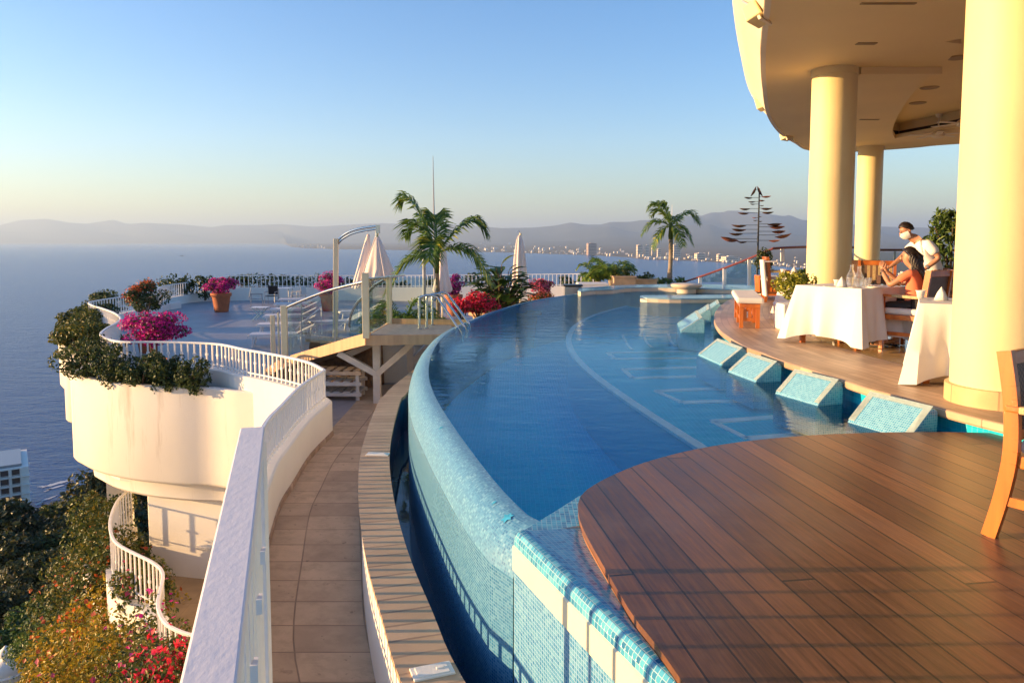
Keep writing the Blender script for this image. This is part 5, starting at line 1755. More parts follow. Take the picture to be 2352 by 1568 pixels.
def closed_parasol(loc, h, lb, rmax=.26, pole_off=.0, mat=None):
    rt = root("closed_parasol", loc, lb, "parasol", "closed parasols on the terrace")
    mb = MB(); mb.tube([(pole_off, 0, 0), (pole_off, 0, h + .06)], .035, 10); mb.build("pole", M['postcream'], rt)
    mb = MB(); mb.lathe([(.30, 0), (.30, .06), (.06, .09)], seg=20); mb.build("base", M['greymetal'], rt)
    mb = MB(); mb.lathe([(.035, h), (.09, h - .15), (.15, h - .6), (.19, h - 1.1), (rmax, h - 1.62), (rmax * .82, h - 1.72), (rmax * .5, h - 1.70)], seg=56, fold=7, fa=.20); mb.build("canopy", mat or M['canvas'], rt, smooth='all')
    mb = MB(); mb.tube([(pole_off, 0, h + .03), (pole_off - .05, 0, h + .14), (pole_off - .09, 0, h + .08)], .014, 6); mb.build("hook", M['steel'], rt)
    return rt
b = dp(1193, 690, 22.5); b.z = TZ
closed_parasol(b, dp(1193, 540, 22.5).z - TZ, "thin pale closed parasol standing among the plants at the far rim", .20, .03)
b = dp(1016, 680, 26); b.z = TZ
closed_parasol(b, dp(1016, 558, 26).z - TZ, "closed parasol half hidden behind the tall palm", .30)
b = dp(975, 700, 24); b.z = TZ
rt = root("lamp_post", b, "thin grey post between the bridge glass and the palm", "post")
mb = MB(); mb.tube([(0, 0, 0), (0, 0, dp(975, 552, 24).z - TZ)], .055, 10); mb.build("shaft", M['greymetal'], rt)
mb = MB(); mb.lathe([(.12, 0), (.12, .04), (.06, .07)], seg=16); mb.build("foot", M['greymetal'], rt)
b = dp(998, 660, 33); b.z = -1.2
rt = root("mast", b, "tall thin dark mast rising behind the tall palm", "mast")
hm = dp(997, 358, 33).z - b.z
mb = MB(); mb.tube([(0, 0, 0), (0, 0, hm * .55), (-.02, 0, hm)], [.055, .045, .012], 8); mb.build("shaft", M['greymetal'], rt)
mb = MB(); mb.lathe([(.16, 0), (.16, .05), (.07, .1)], seg=12); mb.build("base", M['greymetal'], rt)
b = dp(1541, 640, 33); b.z = -.2
rt = root("mast", b, "thin pale mast behind the slender palm", "mast")
mb = MB(); mb.tube([(0, 0, 0), (0, 0, dp(1541, 470, 33).z + .2)], [.03, .008], 8); mb.build("shaft", M['rail'], rt)

# ================================================================== TERRACE FURNITURE
def terrace_chair(loc, rz, label, dark=False):
    rt = root("terrace_chair", loc, label, "chair", "chairs by the back wall", rz)
    fm = M['greymetal']
    sm = M['black'] if dark else M['greymetal']
    for sx in (-.24, .24):
        for y0, y1, z1 in ((-.22, -.26, .62), (.22, .27, .62)):
            mb = MB(); mb.tube([(sx, y1, 0), (sx, y0, z1)], .014, 6); mb.build("leg", fm, rt)
        mb = MB(); mb.bar((sx, -.27, .62), (sx, .26, .62), .04, .025); mb.build("armrest", fm, rt)
    mb = MB(); mb.box((0, 0, .42), (.46, .46, .03)); mb.build("seat", sm, rt)
    mb = MB(); mb.box((0, -.27, .68), (.46, .025, .42), (-.2, 0, 0)); mb.build("backrest", sm, rt)
    return rt
for (px, py, rz, lb, dk) in ((590, 707, R(-70), "grey metal terrace chair nearest the terracotta pot, seen side on", False), (624, 700, R(180), "dark-backed terrace chair with its back to the pool", True), (686, 699, R(75), "grey metal terrace chair farthest right by the back wall", False)):
    terrace_chair(at(px, py, TZ), rz, lb, dk)
b = at(652, 695, TZ)
rt = root("terrace_table", b, "small pale table between the terrace chairs", "table")
mb = MB(); mb.box((0, 0, .72), (.8, .8, .03)); mb.build("tabletop", M['rail'], rt, bevel=.01)
for sx in (-.34, .34):
    for sy in (-.34, .34):
        mb = MB(); mb.tube([(sx, sy, 0), (sx, sy, .70)], .018, 6); mb.build("leg", M['greymetal'], rt)
M['bluemetal'] = paint("pale_blue_metal", (0.16, 0.33, 0.40), .4, .1, 5, 0)
b = at(598, 735, TZ)
rt = root("folding_table", b, "low folding table with crossed blue legs", "table")
for sy in (-.2, .2):
    for s in (-1, 1):
        mb = MB(); mb.tube([(-.25 * s, sy, 0), (.25 * s, sy, .48)], .014, 6); mb.build("leg", M['bluemetal'], rt)
mb = MB(); mb.box((0, 0, .49), (.6, .5, .02)); mb.build("tabletop", M['rail'], rt)
M['sling'] = paint("pale_sling", (0.66, 0.62, 0.60), .7, .1, 4, .1)
lp = None
def lounger():
    rt = root("sun_lounger", (0, 0, 0), "x", "sun lounger", "sun loungers in a row on the terrace")
    mb = MB(); mb.box((.0, 0, .34), (.66, 1.3, .06)); mb.build("bed", M['sling'], rt, bevel=.01)
    mb = MB(); mb.box((0, .86, .46), (.62, .62, .035), (.45, 0, 0)); mb.build("backrest", M['sling'], rt, bevel=.01)
    mb = MB()
    for sx in (-.32, .32): mb.bar((sx, -.68, .32), (sx, .9, .32), .035, .05)
    mb.build("frame", M['rail'], rt)
    for sx in (-.29, .29):
        for sy in (-.52, .62):
            mb = MB(); mb.bar((sx, sy - .06, 0), (sx, sy, .31), .04, .05); mb.build("leg", M['rail'], rt)
    return rt
LLAB = ["sun lounger nearest the bridge stair", "second sun lounger back from the bridge stair", "third sun lounger back from the bridge stair", "fourth sun lounger back from the bridge stair", "fifth sun lounger in the row, near the folding table", "sun lounger at the far end of the row by the chairs"]
for i, (px, py) in enumerate(((630, 806), (642, 780), (652, 758), (661, 741), (669, 727), (676, 716))):
    p = at(px, py - 12, TZ)
    o = lounger() if i == 0 else copy_thing(lp, p, R(-80))
    if i == 0: lp = o
    o.location = p; o.rotation_euler = (0, 0, R(-80)); o["label"] = LLAB[i]
for i, (px, py, lb) in enumerate(((760, 762, "sun lounger seen through the stair glass"), (815, 735, "sun lounger beyond the inner curved handrail"))):
    copy_thing(lp, at(px, py, TZ), R(-60), lb)
b = at(700, 775, TZ)
rt = root("stair_rail", b, "pair of pale sloping handrails seen through the glass", "railing")
for k in range(2):
    mb = MB(); mb.tube([dp(690 - 12 * k, 745 + 12 * k, 22) - b, dp(738 - 10 * k, 705 + 8 * k, 24) - b], .02, 6); mb.build("handrail", M['rail'], rt)
for q in ((690, 745, 22), (738, 705, 24)):
    p = dp(*q) - b
    mb = MB(); mb.tube([(p.x, p.y, 0), p], .018, 6); mb.build("post", M['rail'], rt)

# ================================================================== SPA WALLS at the far end of the pool
SP = root("spa_wall", (4.5, 22, WZ), "low blue-topped spa walls with cream sides at the far end of the pool", "wall")
def slabwall(front, back, zt, name):
    mb = MB()
    o = [(p.x, p.y) for p in front] + [(p.x, p.y) for p in back[::-1]]
    mb.poly(o, zt - .03, zt)
    mb.build(name + "_top", M['mosaicblue'], SP, world=True)
    mb = MB()
    ctr = sum((Vector((x, y, 0)) for x, y in o), Vector()) / len(o)
    oo = [((x - ctr.x) * .995 + ctr.x, (y - ctr.y) * .98 + ctr.y) for x, y in o]
    mb.poly(oo, -1.3, zt - .031)
    mb.build(name + "_side", M['creamwall'], SP, world=True)
z1 = .04
slabwall(resample(spline([at(1327, 668, z1), at(1332, 669, z1), at(1370, 665, z1), at(1410, 664, z1), at(1440, 660, z1), at(1500, 659, z1), at(1556, 660, z1)], 8), .3), resample(spline([at(1330, 661, z1), at(1370, 659, z1), at(1420, 655, z1), at(1500, 653, z1), at(1560, 652, z1)], 8), .3), z1, "rear")
slabwall([at(1556, 661, z1), at(1600, 661.5, z1), at(1643, 663, z1), at(1720, 665, z1), at(1800, 668, z1)], [at(1556, 652.5, z1), at(1640, 653, z1), at(1760, 656, z1), at(1820, 660, z1)], z1, "rear")
z2 = .02
slabwall(resample(spline([at(1470, 682, z2), at(1476, 683, z2), at(1540, 685, z2), at(1610, 685, z2), at(1690, 684, z2)], 8), .3), resample(spline([at(1471, 678, z2), at(1540, 677.5, z2), at(1620, 677, z2), at(1690, 676, z2)], 8), .3), z2, "front")
p = at(1579, 663, z1)
mb = MB(); mb.lathe([(.30, -1.2), (.30, .05), (.44, .12), (.47, .16), (.47, .20), (.40, .23), (0.0, .24)], (p.x, p.y + .2, z1 - .08), 32); mb.build("round_cap", M['creamwall'], SP, smooth=True, world=True)
b = dp(1315, 677, 23); b.z = TZ
rt = root("dark_cabinet", b, "dark grey box beside the left end of the spa wall", "cabinet")
mb = MB(); mb.box((0, 0, .8), (.52, .5, 1.62)); mb.build("body", M['greymetal'], rt, bevel=.02)
mb = MB(); mb.box((0, 0, 1.64), (.58, .56, .05)); mb.build("lid", M['black'], rt)
b = dp(1360, 660, 25.5); b.z = -.45
rt = root("white_daybed", b, "pale low daybed behind the spa wall", "daybed")
mb = MB(); mb.box((0, 0, .25), (1.1, .9, .3)); mb.build("base", M['rail'], rt, bevel=.03)
mb = MB(); mb.box((0, 0, .44), (1.05, .85, .10)); mb.build("cushion", M['cloth'], rt, bevel=.04)

# ================================================================== RESTAURANT SIDE
# railing that sweeps up to the restaurant
RR = root("restaurant_railing", dp(1721, 655, 22.4), "glass railing with red-brown handrail sloping up to the restaurant", "railing")
RR.location.z = .0
hr = [dp(1556, 652, 27.5), dp(1600, 638, 26), dp(1660, 617, 24.3), dp(1720, 594, 22.6), dp(1768, 574, 21.4), dp(1785, 570, 21.3), dp(1860, 567, 21.8), dp(1960, 568, 22.4)]
mb = MB(); mb.tube(spline(hr, 8), .035, 8); mb.build("handrail", M['redrail'], RR, world=True)
for px, Y, top, bot in ((1608, 25.8, 637, 653), (1664, 24.2, 617, 655), (1721, 22.6, 596, 656), (1797, 21.4, 571, 600)):
    mb = MB(); mb.bar(dp(px, bot, Y), dp(px, top, Y), .10, .06, up=(0, 1, 0)); mb.build("post", M['rail'], RR, world=True)
for (a_, b_) in (((1612, 636, 25.7), (1660, 618, 24.3)), ((1668, 616, 24.1), (1717, 597, 22.7)), ((1725, 594, 22.5), (1768, 578, 21.5))):
    A, B = dp(*a_), dp(*b_)
    n_ = Vector((0, .006, 0))
    C_, D_ = Vector((B.x, B.y, .12)), Vector((A.x, A.y, .05))
    mb = MB(); mb.add([D_ - n_, C_ - n_, B - n_, A - n_, D_ + n_, C_ + n_, B + n_, A + n_], [(0, 1, 2, 3), (7, 6, 5, 4), (3, 2, 6, 7)])
    mb.build("glass_pane", M['glass'], RR, world=True)
RB = root("back_railing", (11.0, 23.5, FZ), "dark back railing behind the waiter", "railing")
mb = MB(); mb.tube([dp(1990, 574, 22.5), dp(2066, 574, 22.5), dp(2200, 575, 22.5), dp(2352, 577, 21)], .035, 8); mb.build("handrail", M['darkwood'], RB, world=True)
for px in (2000, 2055, 2110, 2165, 2220, 2290):
    a = dp(px, 574, 22.5)
    mb = MB(); mb.bar((a.x, a.y, FZ), a, .06, .05, up=(0, 1, 0)); mb.build("post", M['greymetal'], RB, world=True)
a, c_ = dp(1990, 577, 22.5), dp(2300, 578, 22.5)
mb = MB(); mb.add([(a.x, a.y - .05, FZ + .1), (c_.x, c_.y - .05, FZ + .1), (c_.x, c_.y - .05, c_.z - .03), (a.x, a.y - .05, a.z - .03)], [(0, 1, 2, 3)]); mb.build("glass_pane", M['glass'], RB, world=True)
rt = root("steel_cable", dp(2016, 610, 22.2), "thin vertical steel cable hanging behind the far column", "cable")
q = rt.location
rt.location.z = FZ
mb = MB(); mb.tube([(0, 0, 0), (0, 0, CZ - FZ)], .010, 6); mb.build("wire", M['greymetal'], rt)
mb = MB(); mb.lathe([(.03, 0), (.03, .5)], seg=8); mb.build("turnbuckle", M['greymetal'], rt)

# wind sculpture
b = dp(1739, 640, 21.0); b.z = .0
WS = root("wind_sculpture", b, "tall kinetic wind sculpture with tiers of copper cups", "sculpture")
L_ = lambda cx, cy, Y=21.0: dp(1225 + cx * .2604, 398 + cy * .2604, Y) - b
top_ = L_(1975, 135)
mb = MB(); mb.tube([(0, 0, 0), (0, 0, top_.z)], [.035, .018], 8); mb.build("pole", M['black'], WS)
mb = MB(); mb.lathe([(.22, 0), (.22, .04), (.05, .08)], seg=16); mb.build("base", M['black'], WS)
CUPS = [(1895, 215, 70, 0), (2045, 205, 78, 1), (2028, 238, 55, 1), (1925, 250, 60, 0), (1932, 272, 45, 0), (2010, 285, 38, 0), (1865, 312, 85, 0), (2070, 308, 92, 0), (1855, 350, 88, 0), (2080, 343, 92, 0), (1945, 392, 36, 1), (1998, 382, 30, 1), (1960, 415, 34, 0), (1996, 424, 38, 0), (1822, 457, 118, 0), (2125, 448, 118, 0), (1815, 495, 116, 0), (2145, 472, 124, 1), (1787, 530, 116, 0), (2168, 512, 118, 1), (1735, 577, 160, 1), (2210, 545, 156, 1), (1838, 603, 84, 0), (2118, 592, 88, 1)]
def cup_mesh(L, dpt):
    mb = MB()
    rows = []
    ns_, nc = 10, 7
    for i in range(ns_ + 1):
        t = i / ns_
        w = math.sin(math.pi * (t * .94 + .03)) * dpt
        for j in range(nc):
            an = math.pi * j / (nc - 1)
            rows.append(Vector(((t - .5) * L, math.cos(an) * w, -math.sin(an) * w)))
    fs = [(i * nc + j, i * nc + j + 1, (i + 1) * nc + j + 1, (i + 1) * nc + j) for i in range(ns_) for j in range(nc - 1)]
    mb.add(rows, fs)
    return mb
arms = {}
for (cx, cy, L, bright) in CUPS:
    c = L_(cx, cy)
    side = 1 if cx > 1975 else -1
    Lm = L * .2604 / FPX * 21 * 1.08
    o = cup_mesh(Lm, Lm * .17).build("copper_cup", M['rust'] if bright else M['darkwood'], WS, smooth='all')
    o.location = c + Vector((0, random.uniform(-.12, .12), 0))
    o.rotation_euler = (random.uniform(-.2, .5), -.06 * side - (.12 if L > 140 else 0) * side, random.uniform(-.3, .3))
    mb = MB(); mb.tube([(0, 0, c.z), c], .007, 5); mb.build("arm", M['black'], WS)
for (cx, cy, s) in ((1940, 160, -1), (2000, 158, 1)):
    c = L_(cx, cy)
    o = cup_mesh(.32, .055).build("copper_cup", M['darkwood'], WS, smooth='all')
    o.location = c; o.rotation_euler = (0, R(62) * s, 0)
    mb = MB(); mb.tube([top_ * 1.0 - Vector((0, 0, .02)), c], .007, 5); mb.build("arm", M['black'], WS)

# upholstered benches
def bench(loc, rz, L, Wd, H, label):
    rt = root("cushioned_bench", loc, label, "bench", "orange wood benches with white cushions", rz)
    mb = MB(); mb.box((0, L / 2, H - .035), (Wd + .10, L + .1, .09)); mb.build("cushion", M['cloth'], rt, bevel=.03)
    mb = MB(); mb.box((0, L / 2, H - .115), (Wd, L, .07)); mb.build("apron", M['orangewood'], rt, bevel=.006)
    for y in (0.05, L / 2, L - .05):
        for sx in (-1, 1):
            mb = MB(); mb.box((sx * (Wd / 2 - .03), y, (H - .15) / 2), (.06, .06, H - .15)); mb.build("leg", M['orangewood'], rt, bevel=.004)
    for y in (.05, L - .05):
        mb = MB(); mb.box((0, y, .13), (Wd - .1, .03, .05)); mb.build("stretcher", M['orangewood'], rt)
        mb = MB()
        for k in (-1, 0, 1): mb.box((k * Wd * .22, y, .22), (.045, .02, .14))
        mb.build("slat_panel", M['orangewood'], rt)
    mb = MB()
    for sx in (-1, 1): mb.box((sx * (Wd / 2 - .03), L / 2, .13), (.03, L - .12, .05))
    mb.build("side_stretcher", M['orangewood'], rt)
    return rt
bl = at(1721.5, 754, FZ)
bench(bl, R(-14), 1.75, .30, .46, "nearest cushioned orange bench at the pool edge")
bench(at(1770, 690, FZ), R(-20), 1.2, .34, .52, "smaller cushioned orange bench beyond the nearest one")

# ---------------- dining chair
M['weave'] = None
m = N("brown_wicker")
uv = m.mapping(m.coord(), scale=(1, 1, 1))
ck = m.n("TexChecker", None, Vector=uv, Scale=62.0, Color1=(0.05, 0.022, 0.012), Color2=(0.17, 0.085, 0.045))
m.pr(Base_Color=ck, Roughness=.5); m.bump(ck.outputs[1], .6, .004)
M['weave'] = m.m
M['wickerpale'] = paint("pale_cane", (0.55, 0.40, 0.20), .6, .35, 40, .5, 90)
def dining_chair(loc, az, label, wood_m, back='weave', H=.98, group="orange wood armchairs at the tables", cushion=True, SW=.27):
    """faces +y locally; az clockwise from world +y"""
    rt = root("dining_chair", loc, label, "chair", group, -az)
    for sx in (-SW, SW):
        pts = [(sx, -.33, 0), (sx, -.28, .22), (sx, -.25, .45), (sx, -.262, .70), (sx, -.30, H)]
        mb = MB()
        q = spline(pts, 4)
        for a, c2 in zip(q, q[1:]): mb.bar(a, c2, .038, .065, up=(0, 1, 0))
        mb.build("rear_leg", wood_m, rt)
        mb = MB(); mb.box((sx, .24, .33), (.045, .05, .66)); mb.build("front_leg", wood_m, rt, bevel=.004)
        mb = MB(); mb.bar((sx, -.28, .655), (sx, .27, .665), .055, .03); mb.build("armrest", wood_m, rt, bevel=.006)
        mb = MB(); mb.bar((sx, -.22, .655), (sx, .12, .662), .062, .037); mb.build("arm_wrap", M['wickerpale'], rt, bevel=.008)
        mb = MB(); mb.bar((sx, -.29, .20), (sx, .24, .20), .025, .045); mb.build("side_stretcher", wood_m, rt)
    mb = MB(); mb.box((0, 0, .40), (2 * SW, .50, .06)); mb.build("seat_frame", wood_m, rt, bevel=.005)
    if cushion:
        mb = MB(); mb.box((0, .01, .47), (2 * SW - .04, .48, .08)); mb.build("cushion", M['cloth'], rt, bevel=.03)
    mb = MB(); mb.bar((-SW, -.295, H - .04), (SW, -.295, H - .04), .03, .075, up=(0, 0, 1)); mb.build("top_rail", wood_m, rt, bevel=.006)
    if back == 'weave':
        mb = MB(); mb.bar((0, -.285, H - .07), (0, -.245, .50), 2 * SW - .05, .018, up=(0, 1, 0)); mb.build("woven_back", M['weave'], rt)
    else:
        for k in range(6):
            x = -SW + .06 + k * (2 * SW - .12) / 5
            mb = MB(); mb.bar((x, -.30, H - .07), (x, -.25, .52), .045, .016, up=(0, 1, 0)); mb.build("back_slat", wood_m if back == 'slat' else M['wickerpale'], rt)
    mb = MB(); mb.bar((-SW, -.25, .52), (SW, -.25, .52), .03, .05); mb.build("lower_rail", wood_m, rt)
    mb = MB(); mb.bar((-SW, .24, .38), (SW, .24, .38), .03, .06); mb.build("front_rail", wood_m, rt)
    return rt
def place_chair_by_rear(px, py, z, az, side, **k):
    """put the chair so that the foot of one rear leg stands at the seen point"""
    foot = at(px, py, z)
    f = Vector((math.sin(az), math.cos(az), 0)); r_ = Vector((math.cos(az), -math.sin(az), 0))
    SW = k.get('SW', .27)
    c = foot + f * .33 - r_ * (side * SW)
    return dining_chair(c, az, **k)
place_chair_by_rear(2272, 1230, 0, R(146), 1, label="large orange wood armchair with woven back at the right edge of the deck", wood_m=M['orangewood'], H=.93, SW=.29)
# a pillow lying on that chair
f_ = at(2279, 1230, 0)
mb = MB(); mb.lathe([(0, -.06), (.10, -.055), (.17, -.02), (.18, .0), (.17, .03), (.1, .055), (0, .06)], seg=24, sx=1.15, sy=.95)
o = mb.build("pillow", M['cloth'], smooth='all'); o.location = f_ + Vector((.47, -.02, .575)); o.rotation_euler = (.5, .2, .3)
tag(o, "plump white pillow on the orange armchair at the right edge", "pillow")

# ---------------- tables with cloths
def table(corners, zt, label, clabel, hem=.10, folds=5):
    cs = [Vector((c.x, c.y, 0)) for c in corners]
    ctr = sum(cs, Vector()) / 4
    rt = root("dining_table", (ctr.x, ctr.y, FZ), label, "table", "dining tables under white cloths")
    mb = MB(); mb.poly([((c.x - ctr.x) * .98, (c.y - ctr.y) * .98) for c in cs], zt - FZ - .04, zt - FZ - .012); mb.build("tabletop", M['orangewood'], rt)
    for c in cs:
        q = (c - ctr) * .86
        mb = MB(); mb.box((q.x, q.y, (zt - FZ - .04) / 2), (.06, .06, zt - FZ - .04)); mb.build("leg", M['orangewood'], rt)
    # cloth: rounded outline, skirt with soft folds, longer at the corners
    per = []
    nside = 44
    for i in range(4):
        a, b2 = cs[i], cs[(i + 1) % 4]
        for k in range(nside):
            t = k / nside
            per.append((a.lerp(b2, t), abs(2 * t - 1), i + t))
    n_ = len(per)
    pts = [p for p, _, _ in per]
    rows = 9
    vs, fs = [], []
    for r_ in range(rows + 1):
        t = r_ / rows
        for k, (p, cn, u) in enumerate(per):
            out = (p - ctr).normalized()
            a, b2 = pts[k - 1], pts[(k + 1) % n_]
            nrm = Vector(((b2 - a).y, -(b2 - a).x, 0)).normalized()
            if nrm.dot(out) < 0: nrm = -nrm
            corner = cn ** 6
            w = math.sin(u * math.pi * 2 * folds * .5 + 1.3 * math.sin(u * 3.1)) * .055 + math.sin(u * 21 + 2 + 2 * math.sin(u * 5)) * .030 + math.sin(u * 9.7 + 2) * .018
            fl_ = .010 + t * (.035 + corner * .10) + t * w * (1 - .3 * corner)
            bottom = FZ + hem - .06 * corner + .05 * (1 - cn) * (.5 + .5 * math.sin(u * 4.1 + 1))
            z = zt + .004 - (zt - bottom) * t if r_ else zt + .004
            q = p + nrm * fl_ + out * (corner * .05 * t)
            vs.append(Vector((q.x - ctr.x, q.y - ctr.y, z - FZ)))
    for r_ in range(rows):
        for k in range(n_):
            k2 = (k + 1) % n_
            fs.append((r_ * n_ + k, r_ * n_ + k2, (r_ + 1) * n_ + k2, (r_ + 1) * n_ + k))
    fs.append(tuple(range(n_))[::-1])
    mb = MB(); mb.add(vs, fs)
    o = mb.build("tablecloth", M['cloth'], smooth=True)
    o.location = (ctr.x, ctr.y, FZ)
    tag(o, clabel, "tablecloth", "white tablecloths")
    return rt
ZT = FZ + .75
A, B = at(1830, 655, ZT), at(1978, 664, ZT)
e = (B - A); nrm = Vector((-e.y, e.x, 0)).normalized()
if nrm.x < 0: nrm = -nrm
C_, D_ = B + nrm * .92, A + nrm * .92
table([A, B, C_, D_], ZT, "square table laid with carafes where the seated woman dines", "long white cloth on the table with the carafes", .10)
T1 = (A, B, C_, D_)
A2 = Vector((3.79, 6.92, ZT))
table([A2, A2 + Vector((.75, -.40, 0)), A2 + Vector((1.15, .35, 0)), A2 + Vector((.40, .75, 0))], ZT, "square table half hidden behind the nearest column", "white cloth on the table beside the nearest column", .06)
A3 = at(1800, 632, ZT); B3 = at(1872, 637, ZT)
table([A3, B3, B3 + Vector((.5, .7, 0)), A3 + Vector((.5, .7, 0))], ZT, "far table beyond the benches", "white cloth on the far table with green plant", .08)

# chairs
SEAT_AZ = R(-36)
wc = at(2023, 800, FZ)                         # near front leg of the woman's chair
f = Vector((math.sin(SEAT_AZ), math.cos(SEAT_AZ), 0)); r_ = Vector((math.cos(SEAT_AZ), -math.sin(SEAT_AZ), 0))
wcc = wc - f * .24 + r_ * .27
dining_chair(wcc, SEAT_AZ, "orange armchair the seated woman is using", M['orangewood'])
c = at(1788, 690, FZ) ; c = dp(1789, 660, 16.5); c.z = FZ
dining_chair(c, R(100), "orange slatted chair beyond the benches draped with white cloth", M['orangewood'], back='cane')
mb = MB(); mb.box((0, 0, 0), (.05, .45, .8), (0, -.1, 0)).box((.12, 0, .36), (.28, .45, .03))
o = mb.build("draped_napkin", M['cloth'], bevel=.02); o.location = c + Vector((-.36, -.05, .52)); o.rotation_euler = (0, 0, R(-10))
tag(o, "white cloth hanging over the orange slatted chair", "cloth")
c = dp(2018, 640, 12.3); c.z = FZ
dining_chair(c, R(200), "orange cane-backed chair across the table from the woman", M['orangewood'], back='cane', H=1.0)
c = dp(1972, 640, 12.8); c.z = FZ
dining_chair(c, R(215), "dark chair between the column and the carafes", M['darkwood'], H=1.0, cushion=False)
c = dp(1962, 640, 14.5); c.z = FZ
dining_chair(c, R(150), "dark round-backed chair behind the column", M['darkwood'], H=1.1, cushion=False)
c = dp(2185, 660, 10.3); c.z = FZ
dining_chair(c, R(190), "dark chair half hidden behind the nearest column", M['darkwood'], cushion=False, H=.95)

# tableware
M['clearglass'] = N("clear_glass").pr(Base_Color=(.95, .98, .98), Roughness=.02, Transmission_Weight=.9, IOR=1.3, Alpha=.55).m
def on_table(px, py): return at(px, py, ZT + .006)
def carafe(p, h, lb):
    mb = MB(); mb.lathe([(.05, 0), (.062, .01), (.062, h * .42), (.05, h * .55), (.022, h * .78), (.02, h * .94), (.027, h)], seg=18)
    o = mb.build("carafe", M['clearglass'], smooth='all'); o.location = p
    tag(o, lb, "carafe", "glass carafes on the table")
    q = MB(); q.lathe([(.052, .012), (.056, .015), (.056, h * .38), (.0, h * .39)], seg=16); q.build("water", M['clearglass'], o)
carafe(on_table(1955, 656), .27, "glass carafe nearer the column")
carafe(on_table(1972, 659), .26, "glass carafe nearer the seated woman")
for (px, py, lb) in ((1986, 660, "short drinking glass right of the carafes"), (1994, 658, "drinking glass behind the small plate")):
    mb = MB(); mb.lathe([(.028, 0), (.034, .005), (.038, .11), (.036, .11), (.030, .012)], seg=16)
    o = mb.build("drinking_glass", M['clearglass'], smooth='all'); o.location = on_table(px, py); tag(o, lb, "glass", "drinking glasses")
for (px, py, r2_, lb) in ((2010, 661, .11, "white plate in front of the seated woman"), (2004, 657, .08, "small white saucer beyond the plate")):
    mb = MB(); mb.lathe([(r2_ * .55, 0), (r2_, .018), (r2_ * .97, .020), (r2_ * .5, .008), (0, .008)], seg=24)
    o = mb.build("plate", M['cloth'], smooth='all'); o.location = on_table(px, py); tag(o, lb, "plate", "plates")
ctrT = (T1[0] + T1[1] + T1[2] + T1[3]) / 4
def setting(c, az, lbp, grp):
    f_ = Vector((math.sin(az), math.cos(az), 0)); r_ = Vector((math.cos(az), -math.sin(az), 0))
    for k, (o_, w_) in enumerate(((-.17, .022), (.17, .016), (.20, .016))):
        q = c + r_ * o_
        mb = MB(); mb.bar(-f_ * .10, f_ * .03, .010, .004); mb.bar(f_ * .03, f_ * .10, w_, .004)
        o = mb.build("fork" if k == 0 else "knife" if k == 1 else "spoon", M['steel']); o.location = q + Vector((0, 0, .006)); tag(o, ("fork" if k == 0 else "knife" if k == 1 else "spoon") + " laid " + lbp, "cutlery", grp)
    q = c + f_ * .22 - r_ * .18
    mb = MB(); mb.lathe([(.032, 0), (.04, .06), (.05, .075), (.046, .075), (.036, .05), (.0, .008)], seg=14); o = mb.build("cup", M['cloth'], smooth='all'); o.location = q; tag(o, "white cup " + lbp, "cup", "white cups on the tables")
    mb = MB(); mb.lathe([(0.0, 0), (.06, .0), (.035, .07), (.0, .13)], seg=10, fold=4, fa=.2); o = mb.build("napkin", M['cloth'], smooth='all'); o.location = c + f_ * .02; tag(o, "folded white napkin standing " + lbp, "napkin", "folded napkins")
setting(Vector((ctrT.x - .25, ctrT.y - .28, ZT + .008)), SEAT_AZ + R(90), "at the pool side of the table with the carafes", "cutlery on the table with the carafes")
setting(A2 + Vector((.36, .30, .010)), R(30), "on the table half hidden by the nearest column", "cutlery on the table by the column")
setting(A3 + Vector((.25, .20, .010)), R(20), "on the far table beyond the benches", "cutlery on the far table")
p = on_table(2026, 652)
mb = MB(); mb.box((0, 0, .05), (.10, .10, .10)).box((0, 0, .105), (.11, .11, .012)); o = mb.build("menu_box", M['darkwood'], bevel=.004); o.location = p; tag(o, "small dark box on the table near the woman's hands", "box")
p = at(1836, 617, ZT + .02)
bush(Vector((A3.x + .5, A3.y + .3, ZT)), (.30, .12, .09), 420, M['lf_mid'], "low green plant arrangement on the far table", "plant", None, ls=.05, name="table_plant", clumps=8)
# yellow-green shrub in a white pot beside the table
b = Vector((at(1815, 690, FZ + .35).x, at(1815, 690, FZ + .35).y, FZ))
b = dp(1822, 700, 11.2); b.z = FZ
rt = root("potted_shrub", b, "yellow-green shrub in a pale box beside the laid table", "plant")
mb = MB(); mb.box((0, 0, .2), (.42, .42, .40), taper=1.1); mb.build("pot", M['rail'], rt, bevel=.02)
p, nr = blob(1900, (.30, .30, .24), 18, .4, .5)
mb = MB(); mb.leaves(p + np.array([0, 0, .64]), nr, .055, wid=.55); mb.build("foliage", M['lf_lime'], rt)
b = dp(1756, 640, 19.5); b.z = FZ
rt = root("potted_plant", b, "dark plant in an orange wooden tub by the far railing", "plant")
mb = MB(); mb.box((0, 0, .22), (.36, .36, .44), taper=1.15); mb.build("tub", M['orangewood'], rt, bevel=.015)
p, nr = blob(500, (.32, .30, .42), 10, .4, .4)
mb = MB(); mb.leaves(p + np.array([0, 0, .85]), nr, .11, wid=.3); mb.build("foliage", M['lf_dark'], rt)
b = dp(2186, 560, 15); b.z = FZ
rt = root("leafy_plant", b, "leafy green bush rising behind the waiter", "plant")
q = pot_mesh(.34, .55).build("pot", M['terracotta'], rt, smooth=True)
mb = MB()
for k in range(6):
    a_ = k * 1.05
    mb.tube([(0, 0, .5), (.12 * math.cos(a_), .12 * math.sin(a_), 1.1), (.35 * math.cos(a_), .35 * math.sin(a_), 1.6)], [.03, .02, .01], 5)
mb.build("stem", M['bark'], rt)
p, nr = blob(1300, (.50, .5, .62), 20, .34, .5)
